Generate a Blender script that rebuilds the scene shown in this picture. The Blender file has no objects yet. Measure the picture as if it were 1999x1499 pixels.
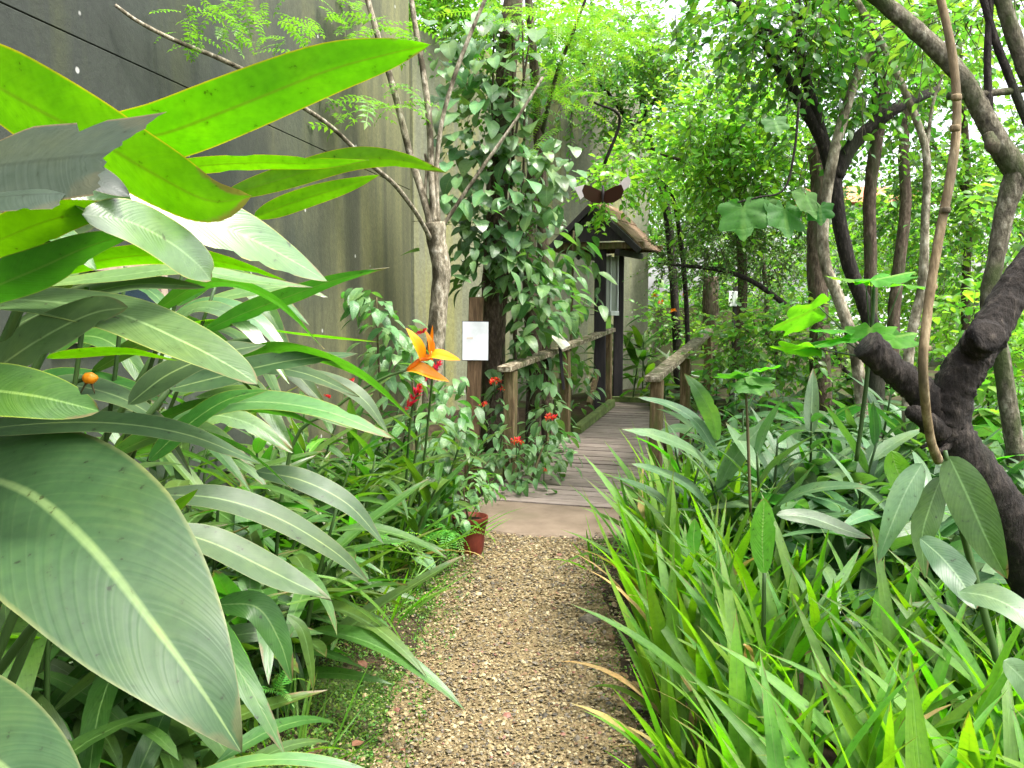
import bpy, math, random
import numpy as np
from mathutils import Vector, Matrix, noise as mnoise

SC = bpy.context.scene
COL = SC.collection
R = math.radians

# ---------------------------------------------------------------- camera, sky, sun, exposure
F = 1750.0                      # focal length in photograph pixels (1999 wide)
PITCH = R(4.88)
EYE = 1.5
cam_d = bpy.data.cameras.new('camera')
cam = bpy.data.objects.new('camera', cam_d); COL.objects.link(cam)
cam.location = (0, 0, EYE)
cam.rotation_euler = (math.pi/2 - PITCH, 0, 0)
cam_d.sensor_width = 36.0
cam_d.lens = 36.0 * F / 1999.0
cam_d.clip_start = 0.05
cam_d.clip_end = 1000.0
cam_d.dof.use_dof = False
SC.camera = cam

SUN_EL, SUN_AZ = 64.0, 118.0      # azimuth measured from +Y (ahead) towards +X
world = bpy.data.worlds.new('World'); SC.world = world; world.use_nodes = True
wn = world.node_tree.nodes; wl = world.node_tree.links
sky = wn.new('ShaderNodeTexSky'); sky.sky_type = 'NISHITA'; sky.sun_disc = False
sky.sun_elevation = R(SUN_EL); sky.sun_rotation = R(SUN_AZ)
sky.air_density = 1.0; sky.dust_density = 4.0; sky.ozone_density = 1.0
hs = wn.new('ShaderNodeHueSaturation'); hs.inputs['Saturation'].default_value = 0.30
wl.new(sky.outputs[0], hs.inputs['Color'])
wl.new(hs.outputs[0], wn['Background'].inputs['Color'])
wn['Background'].inputs['Strength'].default_value = 0.145

sun_d = bpy.data.lights.new('sun', 'SUN'); sun_d.energy = 1.5; sun_d.angle = R(12); sun_d.color = (1.0, 0.96, 0.88)
sun = bpy.data.objects.new('sun', sun_d); COL.objects.link(sun)
_sd = Vector((math.sin(R(SUN_AZ))*math.cos(R(SUN_EL)), math.cos(R(SUN_AZ))*math.cos(R(SUN_EL)), math.sin(R(SUN_EL))))
sun.rotation_euler = (-_sd).to_track_quat('-Z', 'Y').to_euler()
sun.location = _sd*40

SC.view_settings.view_transform = 'Standard'; SC.view_settings.look = 'None'
SC.view_settings.gamma = 1.0; SC.view_settings.use_curve_mapping = False
SC.view_settings.exposure = 2.25
SC.render.engine = 'CYCLES'
cy = SC.cycles
cy.use_denoising = True
try: cy.denoiser = 'OPENIMAGEDENOISE'
except Exception: pass
cy.max_bounces = 10; cy.diffuse_bounces = 5; cy.glossy_bounces = 3; cy.transmission_bounces = 8; cy.transparent_max_bounces = 4
cy.caustics_reflective = False; cy.caustics_refractive = False
cy.sample_clamp_indirect = 6.0

# ---------------------------------------------------------------- helpers
def at(px, py, d):
    """world point seen at photograph pixel (px,py), d metres ahead"""
    x = (px-999.5)/F; u = -(py-749.5)/F
    cp, sp = math.cos(PITCH), math.sin(PITCH)
    dy = cp + u*sp; dz = -sp + u*cp
    k = d/dy
    return Vector((x*k, d, EYE + dz*k))
def ground_at(px, d): return ((px-999.5)/F*d*1.0, d)

def tag(o, label=None, cat=None, group=None, kind=None):
    if label: o['label'] = label
    if cat: o['category'] = cat
    if group: o['group'] = group
    if kind: o['kind'] = kind
    return o
def empty(name, loc, label, cat, group=None):
    o = bpy.data.objects.new(name, None); COL.objects.link(o); o.location = loc
    o.empty_display_size = 0.05
    return tag(o, label, cat, group)
def mesh_np(name, V, Fc, mats, uv=None, smooth=True, midx=None):
    """V (n,3) array, Fc list of faces or (m,k) array, uv per-vertex (n,2)"""
    me = bpy.data.meshes.new(name)
    V = np.asarray(V, dtype=np.float32)
    if isinstance(Fc, np.ndarray):
        m, k = Fc.shape
        me.vertices.add(len(V)); me.vertices.foreach_set('co', V.ravel())
        me.loops.add(m*k); me.loops.foreach_set('vertex_index', Fc.ravel().astype(np.int32))
        me.polygons.add(m)
        me.polygons.foreach_set('loop_start', (np.arange(m)*k).astype(np.int32))
        me.polygons.foreach_set('loop_total', np.full(m, k, dtype=np.int32))
        me.update(calc_edges=True)
    else:
        me.from_pydata([tuple(v) for v in V], [], Fc)
    if uv is not None:
        l = me.uv_layers.new(name='UVMap')
        idx = np.empty(len(me.loops), dtype=np.int32); me.loops.foreach_get('vertex_index', idx)
        l.data.foreach_set('uv', np.asarray(uv, dtype=np.float32)[idx].ravel())
    for mm in (mats if isinstance(mats, (list, tuple)) else [mats]): me.materials.append(mm)
    if midx is not None: me.polygons.foreach_set('material_index', np.asarray(midx, dtype=np.int32))
    me.polygons.foreach_set('use_smooth', np.full(len(me.polygons), smooth, dtype=bool))
    me.update()
    return me
def link(name, me, parent=None, M=None):
    o = bpy.data.objects.new(name, me); COL.objects.link(o)
    if parent is not None:
        o.parent = parent
    if M is not None: o.matrix_basis = M
    return o

class MB:
    """collects simple solids in world space and links them as one mesh object"""
    def __init__(s): s.v = []; s.f = []
    def add(s, V, Fc):
        n = len(s.v); s.v += [tuple(p) for p in V]; s.f += [tuple(i+n for i in f) for f in Fc]; return s
    def box(s, c, size, M=None, jit=0.0, rng=None):
        hx, hy, hz = size[0]/2, size[1]/2, size[2]/2
        b = min(hx, hy, hz)*0.16
        V = []
        for sx in (-1, 1):
            for sy in (-1, 1):
                for sz in (-1, 1):
                    V += [Vector((sx*(hx-b), sy*(hy-b), sz*hz)), Vector((sx*(hx-b), sy*hy, sz*(hz-b))), Vector((sx*hx, sy*(hy-b), sz*(hz-b)))]
        def i(sx, sy, sz, k): return ((0 if sx < 0 else 4)+(0 if sy < 0 else 2)+(0 if sz < 0 else 1))*3+k
        Fc = []
        for sz in (-1, 1):
            q = [i(-1,-1,sz,0), i(1,-1,sz,0), i(1,1,sz,0), i(-1,1,sz,0)]; Fc.append(q if sz > 0 else q[::-1])
            q = [i(-1,sz,-1,1), i(-1,sz,1,1), i(1,sz,1,1), i(1,sz,-1,1)]; Fc.append(q if sz > 0 else q[::-1])
            q = [i(sz,-1,-1,2), i(sz,1,-1,2), i(sz,1,1,2), i(sz,-1,1,2)]; Fc.append(q if sz > 0 else q[::-1])
        for a in (-1, 1):
            for b_ in (-1, 1):
                Fc.append([i(-1,a,b_,0), i(1,a,b_,0), i(1,a,b_,1), i(-1,a,b_,1)])
                Fc.append([i(a,-1,b_,0), i(a,1,b_,0), i(a,1,b_,2), i(a,-1,b_,2)])
                Fc.append([i(a,b_,-1,1), i(a,b_,1,1), i(a,b_,1,2), i(a,b_,-1,2)])
                for c_ in (-1, 1): Fc.append([i(a,b_,c_,0), i(a,b_,c_,1), i(a,b_,c_,2)])
        if jit and rng is not None:
            V = [p + Vector(rng.uniform(-jit, jit, 3)) for p in V]
        M = M or Matrix.Identity(4)
        c = Vector(c)
        return s.add([c + (M.to_3x3() @ p) for p in V], Fc)
    def build(s, name, mat, parent=None, smooth=False):
        import bmesh
        org = parent.location if parent is not None else Vector((0,0,0))
        p = parent
        if p is not None and p.parent is not None: org = org + p.parent.location
        me = bpy.data.meshes.new(name)
        me.from_pydata([tuple(Vector(v)-org) for v in s.v], [], s.f)
        bm = bmesh.new(); bm.from_mesh(me); bmesh.ops.recalc_face_normals(bm, faces=bm.faces); bm.to_mesh(me); bm.free()
        me.materials.append(mat)
        if smooth: me.polygons.foreach_set('use_smooth', [True]*len(me.polygons))
        return link(name, me, parent)

def basis(along, normal=(0,0,1)):
    """matrix with Y along, Z near normal"""
    y = Vector(along).normalized(); n = Vector(normal)
    x = y.cross(n)
    if x.length < 1e-4: x = y.cross(Vector((1,0,0)))
    x.normalize(); z = x.cross(y)
    return Matrix((x, y, z)).transposed().to_4x4()
def beam(mb, a, b, w, h, up=(0,0,1), jit=0, rng=None):
    a = Vector(a); b = Vector(b)
    M = basis(b-a, up)
    return mb.box((a+b)/2, (w, (b-a).length, h), M, jit, rng)

def catmull(P, n):
    P = [Vector(p) for p in P]
    Q = [P[0]*2-P[1]] + P + [P[-1]*2-P[-2]]
    out = []
    m = len(P)-1
    for k in range(n+1):
        t = k/n*m; i = min(int(t), m-1); t -= i
        p0, p1, p2, p3 = Q[i:i+4]
        out.append(0.5*((2*p1)+(p2-p0)*t+(2*p0-5*p1+4*p2-p3)*t*t+(3*p1-p0-3*p2+p3)*t**3))
    return out
def tube_data(P, rad, sides=8, seg=None, noise=0.0, rng=None, cap=True):
    seg = seg or max(4, (len(P)-1)*4)
    C = catmull(P, seg)
    rr = np.interp(np.linspace(0, 1, seg+1), np.linspace(0, 1, len(rad)), rad)
    V = []; Fc = []
    x = None
    for i, c in enumerate(C):
        t = (C[min(i+1, seg)]-C[max(i-1, 0)]).normalized()
        if x is None:
            x = t.cross(Vector((0.31, 0.95, 0.1))); x.normalize()
        else:
            x = (x - t*x.dot(t)).normalized()
        y = t.cross(x)
        for k in range(sides):
            a = 2*math.pi*k/sides
            r = rr[i]
            if noise:
                q = c + x*math.cos(a)*r + y*math.sin(a)*r
                f1 = 0.9/max(0.006, rr[i])
                r *= 1 + noise*(1.0*mnoise.noise(q*f1*0.35) + 1.0*mnoise.noise(q*f1*1.3+Vector((9, 3, 5))) + 1.0*mnoise.noise(q*f1*3.6))
            V.append(c + x*math.cos(a)*r + y*math.sin(a)*r)
    for i in range(seg):
        for k in range(sides):
            k2 = (k+1) % sides
            Fc.append((i*sides+k, i*sides+k2, (i+1)*sides+k2, (i+1)*sides+k))
    if cap:
        Fc.append(tuple(range(sides))[::-1]); Fc.append(tuple(seg*sides+k for k in range(sides)))
    return V, Fc
def tube(name, P, rad, mat, parent=None, sides=8, seg=None, noise=0.0, seed=0):
    mb = MB(); mb.add(*tube_data(P, rad, sides, seg, noise, np.random.RandomState(seed)))
    return mb.build(name, mat, parent, smooth=True)

# ---------------------------------------------------------------- materials
def nt(m):
    m.use_nodes = True; n = m.node_tree.nodes; l = m.node_tree.links
    return n, l, n['Principled BSDF'], n['Material Output']
def ramp(n, stops, interp='LINEAR'):
    r = n.new('ShaderNodeValToRGB'); e = r.color_ramp; e.interpolation = interp
    while len(e.elements) < len(stops): e.elements.new(0.5)
    for el, (p, c) in zip(e.elements, stops): el.position = p; el.color = (*c, 1)
    return r
def math_n(n, op, a=None, b=None):
    m = n.new('ShaderNodeMath'); m.operation = op
    if a is not None and not hasattr(a, 'links'): m.inputs[0].default_value = a
    if b is not None and not hasattr(b, 'links'): m.inputs[1].default_value = b
    return m
def leaf_mat(name, top, trans, rough=0.35, tfac=0.4, veins=None, island=False, rib=(0.3,0.42,0.12), hue=0.02, val=0.35, spec=0.5, edge=None, spots=0.0, bump=0.25, dry=0.7, vein=0.10):
    m = bpy.data.materials.new(name); n, l, p, out = nt(m)
    if island:
        g = n.new('ShaderNodeNewGeometry'); rnd = g.outputs['Random Per Island']
    else:
        g = n.new('ShaderNodeObjectInfo'); rnd = g.outputs['Random']
    tc = n.new('ShaderNodeTexCoord')
    no = n.new('ShaderNodeTexNoise'); no.inputs['Scale'].default_value = 7.0 if not island else 1.3; no.inputs['Detail'].default_value = 4
    gp = n.new('ShaderNodeNewGeometry')
    l.new(gp.outputs['Position'], no.inputs['Vector'])
    hv = n.new('ShaderNodeHueSaturation')
    mr = n.new('ShaderNodeMapRange'); mr.inputs['To Min'].default_value = 0.5-hue; mr.inputs['To Max'].default_value = 0.5+hue
    l.new(rnd, mr.inputs['Value']); l.new(mr.outputs[0], hv.inputs['Hue'])
    # value: random + noise
    wn_ = n.new('ShaderNodeTexWhiteNoise'); wn_.noise_dimensions = '1D'; l.new(rnd, wn_.inputs['W'])
    ad = math_n(n, 'ADD'); l.new(wn_.outputs['Value'], ad.inputs[0]); l.new(no.outputs['Fac'], ad.inputs[1])
    mv = n.new('ShaderNodeMapRange'); mv.inputs['From Min'].default_value = 0.3; mv.inputs['From Max'].default_value = 1.6
    mv.inputs['To Min'].default_value = 1-val; mv.inputs['To Max'].default_value = 1+val
    l.new(ad.outputs[0], mv.inputs['Value']); l.new(mv.outputs[0], hv.inputs['Value'])
    hv.inputs['Color'].default_value = (*top, 1)
    col = hv.outputs[0]
    ht = n.new('ShaderNodeHueSaturation'); l.new(mr.outputs[0], ht.inputs['Hue']); l.new(mv.outputs[0], ht.inputs['Value'])
    ht.inputs['Color'].default_value = (*trans, 1)
    tcol = ht.outputs[0]
    if veins:
        N, K = veins
        sp = n.new('ShaderNodeSeparateXYZ'); l.new(tc.outputs['UV'], sp.inputs[0])
        vv = math_n(n, 'SUBTRACT', b=0.5); l.new(sp.outputs['Y'], vv.inputs[0])
        ab = math_n(n, 'ABSOLUTE'); l.new(vv.outputs[0], ab.inputs[0])          # 0..0.5 from the midrib
        pw = math_n(n, 'POWER', b=1.4); l.new(ab.outputs[0], pw.inputs[0])
        k1 = math_n(n, 'MULTIPLY', b=K); l.new(pw.outputs[0], k1.inputs[0])
        u1 = math_n(n, 'MULTIPLY', b=N); l.new(sp.outputs['X'], u1.inputs[0])
        sb = math_n(n, 'SUBTRACT'); l.new(u1.outputs[0], sb.inputs[0]); l.new(k1.outputs[0], sb.inputs[1])
        # irregular spacing
        nz = n.new('ShaderNodeTexNoise'); nz.noise_dimensions = '1D'; nz.inputs['Scale'].default_value = 0.8; l.new(sb.outputs[0], nz.inputs['W'])
        nzm = math_n(n, 'MULTIPLY', b=1.6); l.new(nz.outputs['Fac'], nzm.inputs[0])
        s2 = math_n(n, 'ADD'); l.new(sb.outputs[0], s2.inputs[0]); l.new(nzm.outputs[0], s2.inputs[1])
        s3 = math_n(n, 'MULTIPLY', b=2*math.pi); l.new(s2.outputs[0], s3.inputs[0])
        si = math_n(n, 'SINE'); l.new(s3.outputs[0], si.inputs[0])
        bm = n.new('ShaderNodeBump'); bm.inputs['Strength'].default_value = bump; bm.inputs['Distance'].default_value = 0.0025
        l.new(si.outputs[0], bm.inputs['Height']); l.new(bm.outputs[0], p.inputs['Normal'])
        # faint vein colour + midrib
        vm = n.new('ShaderNodeMapRange'); vm.inputs['From Min'].default_value = 0.2; vm.inputs['From Max'].default_value = 1.0
        vm.inputs['To Min'].default_value = 0; vm.inputs['To Max'].default_value = vein
        l.new(si.outputs[0], vm.inputs['Value'])
        mx = n.new('ShaderNodeMix'); mx.data_type = 'RGBA'; l.new(vm.outputs[0], mx.inputs['Factor']); l.new(col, mx.inputs['A']); mx.inputs['B'].default_value = (*rib, 1)
        rm = n.new('ShaderNodeMapRange'); rm.inputs['From Min'].default_value = 0.012; rm.inputs['From Max'].default_value = 0.035
        rm.inputs['To Min'].default_value = 0.75; rm.inputs['To Max'].default_value = 0
        l.new(ab.outputs[0], rm.inputs['Value'])
        mx2 = n.new('ShaderNodeMix'); mx2.data_type = 'RGBA'; l.new(rm.outputs[0], mx2.inputs['Factor']); l.new(mx.outputs['Result'], mx2.inputs['A']); mx2.inputs['B'].default_value = (*rib, 1)
        col = mx2.outputs['Result']
        mx3 = n.new('ShaderNodeMix'); mx3.data_type = 'RGBA'; l.new(vm.outputs[0], mx3.inputs['Factor']); l.new(tcol, mx3.inputs['A']); mx3.inputs['B'].default_value = (trans[0]*0.4, trans[1]*0.45, trans[2]*0.4, 1)
        tcol = mx3.outputs['Result']
        if edge:
            em = n.new('ShaderNodeMapRange'); em.inputs['From Min'].default_value = 0.47; em.inputs['From Max'].default_value = 0.5
            l.new(ab.outputs[0], em.inputs['Value'])
            mx4 = n.new('ShaderNodeMix'); mx4.data_type = 'RGBA'; l.new(em.outputs[0], mx4.inputs['Factor']); l.new(tcol, mx4.inputs['A']); mx4.inputs['B'].default_value = (*edge, 1)
            tcol = mx4.outputs['Result']
            mx5 = n.new('ShaderNodeMix'); mx5.data_type = 'RGBA'; l.new(em.outputs[0], mx5.inputs['Factor']); l.new(col, mx5.inputs['A']); mx5.inputs['B'].default_value = (*edge, 1)
            col = mx5.outputs['Result']
    if veins:
        nw = n.new('ShaderNodeTexNoise'); nw.inputs['Scale'].default_value = 22; nw.inputs['Detail'].default_value = 6; l.new(gp.outputs['Position'], nw.inputs['Vector'])
        # dry brown tips and edges
        ua = math_n(n, 'MULTIPLY', b=0.5); l.new(ab.outputs[0], ua.inputs[0])
        us = math_n(n, 'ADD'); l.new(sp.outputs['X'], us.inputs[0]); l.new(ua.outputs[0], us.inputs[1])
        nm_ = math_n(n, 'MULTIPLY', b=0.55); l.new(nw.outputs['Fac'], nm_.inputs[0])
        us2 = math_n(n, 'ADD'); l.new(us.outputs[0], us2.inputs[0]); l.new(nm_.outputs[0], us2.inputs[1])
        dm = n.new('ShaderNodeMapRange'); dm.inputs['From Min'].default_value = 1.345; dm.inputs['From Max'].default_value = 1.42; dm.inputs['To Max'].default_value = dry
        l.new(us2.outputs[0], dm.inputs['Value'])
        mxd = n.new('ShaderNodeMix'); mxd.data_type = 'RGBA'; l.new(dm.outputs[0], mxd.inputs['Factor']); l.new(col, mxd.inputs['A']); mxd.inputs['B'].default_value = (0.17, 0.11, 0.045, 1); col = mxd.outputs['Result']
        mxt = n.new('ShaderNodeMix'); mxt.data_type = 'RGBA'; l.new(dm.outputs[0], mxt.inputs['Factor']); l.new(tcol, mxt.inputs['A']); mxt.inputs['B'].default_value = (0.16, 0.09, 0.03, 1); tcol = mxt.outputs['Result']
        # mottling and a few specks
        nf = n.new('ShaderNodeTexNoise'); nf.inputs['Scale'].default_value = 75; nf.inputs['Detail'].default_value = 5; l.new(gp.outputs['Position'], nf.inputs['Vector'])
        rf = ramp(n, [(0.27, (0.30, 0.24, 0.16)), (0.33, (0.84, 0.86, 0.80)), (0.5, (1, 1, 1)), (0.72, (1.15, 1.12, 1.02))]); l.new(nf.outputs['Fac'], rf.inputs[0])
        nl_ = n.new('ShaderNodeTexNoise'); nl_.inputs['Scale'].default_value = 9; nl_.inputs['Detail'].default_value = 3; l.new(gp.outputs['Position'], nl_.inputs['Vector'])
        rl = ramp(n, [(0.3, (0.78, 0.86, 0.8)), (0.5, (1, 1, 1)), (0.7, (1.25, 1.12, 0.9))]); l.new(nl_.outputs['Fac'], rl.inputs[0])
        for src in (rf, rl):
            for which in (0, 1):
                mm_ = n.new('ShaderNodeMix'); mm_.data_type = 'RGBA'; mm_.blend_type = 'MULTIPLY'; mm_.inputs['Factor'].default_value = 0.85
                l.new(col if which == 0 else tcol, mm_.inputs['A']); l.new(src.outputs[0], mm_.inputs['B'])
                if which == 0: col = mm_.outputs['Result']
                else: tcol = mm_.outputs['Result']
        # the midrib is thick: less light comes through it
        mrb = n.new('ShaderNodeMix'); mrb.data_type = 'RGBA'; l.new(rm.outputs[0], mrb.inputs['Factor']); l.new(tcol, mrb.inputs['A']); mrb.inputs['B'].default_value = (trans[0]*0.7, trans[1]*0.5, trans[2]*0.5, 1); tcol = mrb.outputs['Result']
        rr_ = n.new('ShaderNodeMapRange'); rr_.inputs['To Min'].default_value = rough-0.08; rr_.inputs['To Max'].default_value = rough+0.16; l.new(nw.outputs['Fac'], rr_.inputs['Value']); l.new(rr_.outputs[0], p.inputs['Roughness'])
    if spots > 0:
        ns = n.new('ShaderNodeTexNoise'); ns.inputs['Scale'].default_value = 26; ns.inputs['Detail'].default_value = 3
        l.new(gp.outputs['Position'], ns.inputs['Vector'])
        sm = n.new('ShaderNodeMapRange'); sm.inputs['From Min'].default_value = 0.70-spots; sm.inputs['From Max'].default_value = 0.73-spots
        l.new(ns.outputs['Fac'], sm.inputs['Value'])
        mx6 = n.new('ShaderNodeMix'); mx6.data_type = 'RGBA'; l.new(sm.outputs[0], mx6.inputs['Factor']); l.new(col, mx6.inputs['A']); mx6.inputs['B'].default_value = (0.05, 0.035, 0.015, 1)
        col = mx6.outputs['Result']
        mx7 = n.new('ShaderNodeMix'); mx7.data_type = 'RGBA'; l.new(sm.outputs[0], mx7.inputs['Factor']); l.new(tcol, mx7.inputs['A']); mx7.inputs['B'].default_value = (0.03, 0.02, 0.01, 1)
        tcol = mx7.outputs['Result']
    l.new(col, p.inputs['Base Color'])
    if not veins: p.inputs['Roughness'].default_value = rough
    p.inputs['Specular IOR Level'].default_value = spec
    tr = n.new('ShaderNodeBsdfTranslucent'); l.new(tcol, tr.inputs['Color'])
    ms = n.new('ShaderNodeMixShader'); ms.inputs[0].default_value = tfac
    l.new(p.outputs[0], ms.inputs[1]); l.new(tr.outputs[0], ms.inputs[2]); l.new(ms.outputs[0], out.inputs['Surface'])
    return m
def noise_mat(name, stops, scale=8.0, detail=6, stretch=(1,1,1), rough=0.8, bump=0.3, dist=0.01, second=None, coord='Object', spec=0.3, rnd=0.0):
    m = bpy.data.materials.new(name); n, l, p, out = nt(m)
    tc = n.new('ShaderNodeTexCoord'); mp = n.new('ShaderNodeMapping'); mp.inputs['Scale'].default_value = stretch
    l.new(tc.outputs[coord], mp.inputs['Vector'])
    no = n.new('ShaderNodeTexNoise'); no.inputs['Scale'].default_value = scale; no.inputs['Detail'].default_value = detail; no.inputs['Roughness'].default_value = 0.65
    oi = n.new('ShaderNodeObjectInfo')
    va = n.new('ShaderNodeVectorMath'); va.operation = 'ADD'; l.new(mp.outputs[0], va.inputs[0])
    mm = math_n(n, 'MULTIPLY', b=37.0); l.new(oi.outputs['Random'], mm.inputs[0]); l.new(mm.outputs[0], va.inputs[1])
    l.new(va.outputs[0], no.inputs['Vector'])
    rp = ramp(n, stops); l.new(no.outputs['Fac'], rp.inputs[0])
    col = rp.outputs[0]
    if second:
        c2, sc2, lo, hi = second
        n2 = n.new('ShaderNodeTexNoise'); n2.inputs['Scale'].default_value = sc2; n2.inputs['Detail'].default_value = 5
        l.new(va.outputs[0], n2.inputs['Vector'])
        mr = n.new('ShaderNodeMapRange'); mr.inputs['From Min'].default_value = lo; mr.inputs['From Max'].default_value = hi
        l.new(n2.outputs['Fac'], mr.inputs['Value'])
        mx = n.new('ShaderNodeMix'); mx.data_type = 'RGBA'; l.new(mr.outputs[0], mx.inputs['Factor']); l.new(col, mx.inputs['A']); mx.inputs['B'].default_value = (*c2, 1)
        col = mx.outputs['Result']
    if rnd:
        hv = n.new('ShaderNodeHueSaturation'); mv = n.new('ShaderNodeMapRange'); mv.inputs['To Min'].default_value = 1-rnd; mv.inputs['To Max'].default_value = 1+rnd
        l.new(oi.outputs['Random'], mv.inputs['Value']); l.new(mv.outputs[0], hv.inputs['Value']); l.new(col, hv.inputs['Color']); col = hv.outputs[0]
    l.new(col, p.inputs['Base Color']); p.inputs['Roughness'].default_value = rough; p.inputs['Specular IOR Level'].default_value = spec
    if bump:
        b = n.new('ShaderNodeBump'); b.inputs['Strength'].default_value = bump; b.inputs['Distance'].default_value = dist
        l.new(no.outputs['Fac'], b.inputs['Height']); l.new(b.outputs[0], p.inputs['Normal'])
    return m
def flat_mat(name, col, rough=0.5, spec=0.4):
    m = bpy.data.materials.new(name); n, l, p, out = nt(m)
    no = n.new('ShaderNodeTexNoise'); no.inputs['Scale'].default_value = 14; no.inputs['Detail'].default_value = 5
    tc = n.new('ShaderNodeTexCoord'); l.new(tc.outputs['Object'], no.inputs['Vector'])
    rp = ramp(n, [(0.3, tuple(c*0.86 for c in col)), (0.7, tuple(min(1, c*1.08) for c in col))]); l.new(no.outputs['Fac'], rp.inputs[0])
    l.new(rp.outputs[0], p.inputs['Base Color']); p.inputs['Roughness'].default_value = rough; p.inputs['Specular IOR Level'].default_value = spec
    return m

M = {}
YEL = (0.55, 0.42, 0.02)
M['big_grey'] = leaf_mat('leaf_big_grey', (0.036, 0.074, 0.024), (0.07, 0.19, 0.008), 0.45, 0.20, (30, 18), rib=(0.17, 0.25, 0.09), spec=0.38, val=0.15, edge=(0.12, 0.15, 0.055), bump=0.04, dry=0.25, vein=0.05)
M['big_glossy'] = leaf_mat('leaf_big_glossy', (0.08, 0.17, 0.05), (0.10, 0.38, 0.01), 0.27, 0.22, (34, 16), rib=(0.2, 0.32, 0.12), spec=1.0, val=0.2, edge=(0.3, 0.3, 0.05), bump=0.08)
M['big_back'] = leaf_mat('leaf_big_backlit', (0.05, 0.16, 0.006), (0.12, 0.38, 0.0), 0.42, 0.54, (40, 14), rib=(0.16, 0.34, 0.03), val=0.16, hue=0.012, edge=(0.42, 0.36, 0.01), bump=0.10)
M['big_mid'] = leaf_mat('leaf_big_mid', (0.038, 0.115, 0.016), (0.07, 0.27, 0.006), 0.36, 0.38, (34, 15), rib=(0.18, 0.32, 0.08), val=0.25, edge=(0.2, 0.28, 0.03), bump=0.09)
M['big_spots'] = leaf_mat('leaf_big_spotted', (0.055, 0.115, 0.036), (0.08, 0.25, 0.015), 0.36, 0.28, (32, 15), rib=(0.24, 0.36, 0.14), val=0.2, spots=0.03, edge=(0.24, 0.28, 0.07), bump=0.09)
M['torn'] = leaf_mat('leaf_torn_grey', (0.030, 0.046, 0.030), (0.05, 0.09, 0.03), 0.40, 0.12, (22, 8), rib=(0.02, 0.03, 0.018), val=0.15, edge=(0.12, 0.09, 0.045), bump=0.05, dry=0.12, spec=0.4)
M['ginger'] = leaf_mat('leaf_ginger', (0.045, 0.105, 0.017), (0.09, 0.27, 0.008), 0.36, 0.36, (22, 12), rib=(0.16, 0.30, 0.09), bump=0.08, val=0.35, hue=0.025)
M['ginger_grey'] = leaf_mat('leaf_ginger_grey', (0.068, 0.135, 0.058), (0.09, 0.27, 0.025), 0.40, 0.30, (20, 14), rib=(0.2, 0.32, 0.16), bump=0.08, val=0.35, hue=0.02, spec=0.5)
M['ginger_fresh'] = leaf_mat('leaf_ginger_fresh', (0.09, 0.27, 0.02), (0.15, 0.54, 0.01), 0.45, 0.45, (20, 12), rib=(0.3, 0.5, 0.12), val=0.2)
M['blade'] = leaf_mat('leaf_blade', (0.09, 0.21, 0.018), (0.20, 0.53, 0.006), 0.42, 0.45, (1, 26), rib=(0.16, 0.34, 0.05), val=0.3, hue=0.02, bump=0.2)
M['blade_dry'] = leaf_mat('leaf_blade_dry', (0.32, 0.24, 0.08), (0.4, 0.3, 0.08), 0.6, 0.3, (1, 26), rib=(0.4, 0.3, 0.1), val=0.2)
M['heart'] = leaf_mat('leaf_heart', (0.125, 0.235, 0.095), (0.16, 0.42, 0.05), 0.32, 0.28, (9, 5), rib=(0.22, 0.36, 0.14), val=0.5, hue=0.03, spec=0.7, bump=0.12)
M['shrub'] = leaf_mat('leaf_shrub', (0.095, 0.195, 0.070), (0.14, 0.38, 0.04), 0.36, 0.32, (9, 6), rib=(0.22, 0.4, 0.15), val=0.35, hue=0.02)
M['lobed'] = leaf_mat('leaf_lobed', (0.08, 0.24, 0.015), (0.17, 0.58, 0.01), 0.6, 0.55, (7, 5), rib=(0.3, 0.5, 0.1), val=0.2)
M['lobed_dark'] = leaf_mat('leaf_lobed_dark', (0.05, 0.15, 0.02), (0.06, 0.28, 0.01), 0.6, 0.5, (7, 5), rib=(0.12, 0.3, 0.05), val=0.2)
M['pinnate'] = leaf_mat('leaf_pinnate', (0.12, 0.25, 0.03), (0.20, 0.44, 0.02), 0.45, 0.5, None, island=True, val=0.25, hue=0.02)
M['fern'] = leaf_mat('leaf_fern', (0.10, 0.28, 0.04), (0.26, 0.62, 0.03), 0.5, 0.45, None, island=True, val=0.25)
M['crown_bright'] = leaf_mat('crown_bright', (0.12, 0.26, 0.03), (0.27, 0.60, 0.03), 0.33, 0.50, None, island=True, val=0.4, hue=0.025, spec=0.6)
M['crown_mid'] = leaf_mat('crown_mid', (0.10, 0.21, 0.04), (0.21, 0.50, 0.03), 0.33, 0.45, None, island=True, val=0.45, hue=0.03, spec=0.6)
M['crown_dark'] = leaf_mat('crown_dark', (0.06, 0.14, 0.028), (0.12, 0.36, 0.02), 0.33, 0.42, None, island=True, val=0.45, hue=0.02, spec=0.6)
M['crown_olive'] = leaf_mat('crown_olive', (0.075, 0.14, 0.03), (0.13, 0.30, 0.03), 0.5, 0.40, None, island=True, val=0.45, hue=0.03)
M['blade_fill'] = leaf_mat('leaf_blade_fill', (0.085, 0.20, 0.018), (0.18, 0.50, 0.006), 0.42, 0.45, (1, 26), island=True, rib=(0.16, 0.34, 0.05), val=0.3, hue=0.02)
M['ginger_fill'] = leaf_mat('leaf_ginger_fill', (0.075, 0.155, 0.06), (0.10, 0.32, 0.03), 0.40, 0.35, (18, 12), island=True, rib=(0.2, 0.32, 0.14), val=0.4, hue=0.025, bump=0.08)
M['bank_fill'] = leaf_mat('leaf_bank_fill', (0.038, 0.095, 0.014), (0.08, 0.24, 0.006), 0.40, 0.35, (18, 12), island=True, rib=(0.16, 0.3, 0.08), val=0.4, hue=0.025, bump=0.08)
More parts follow.
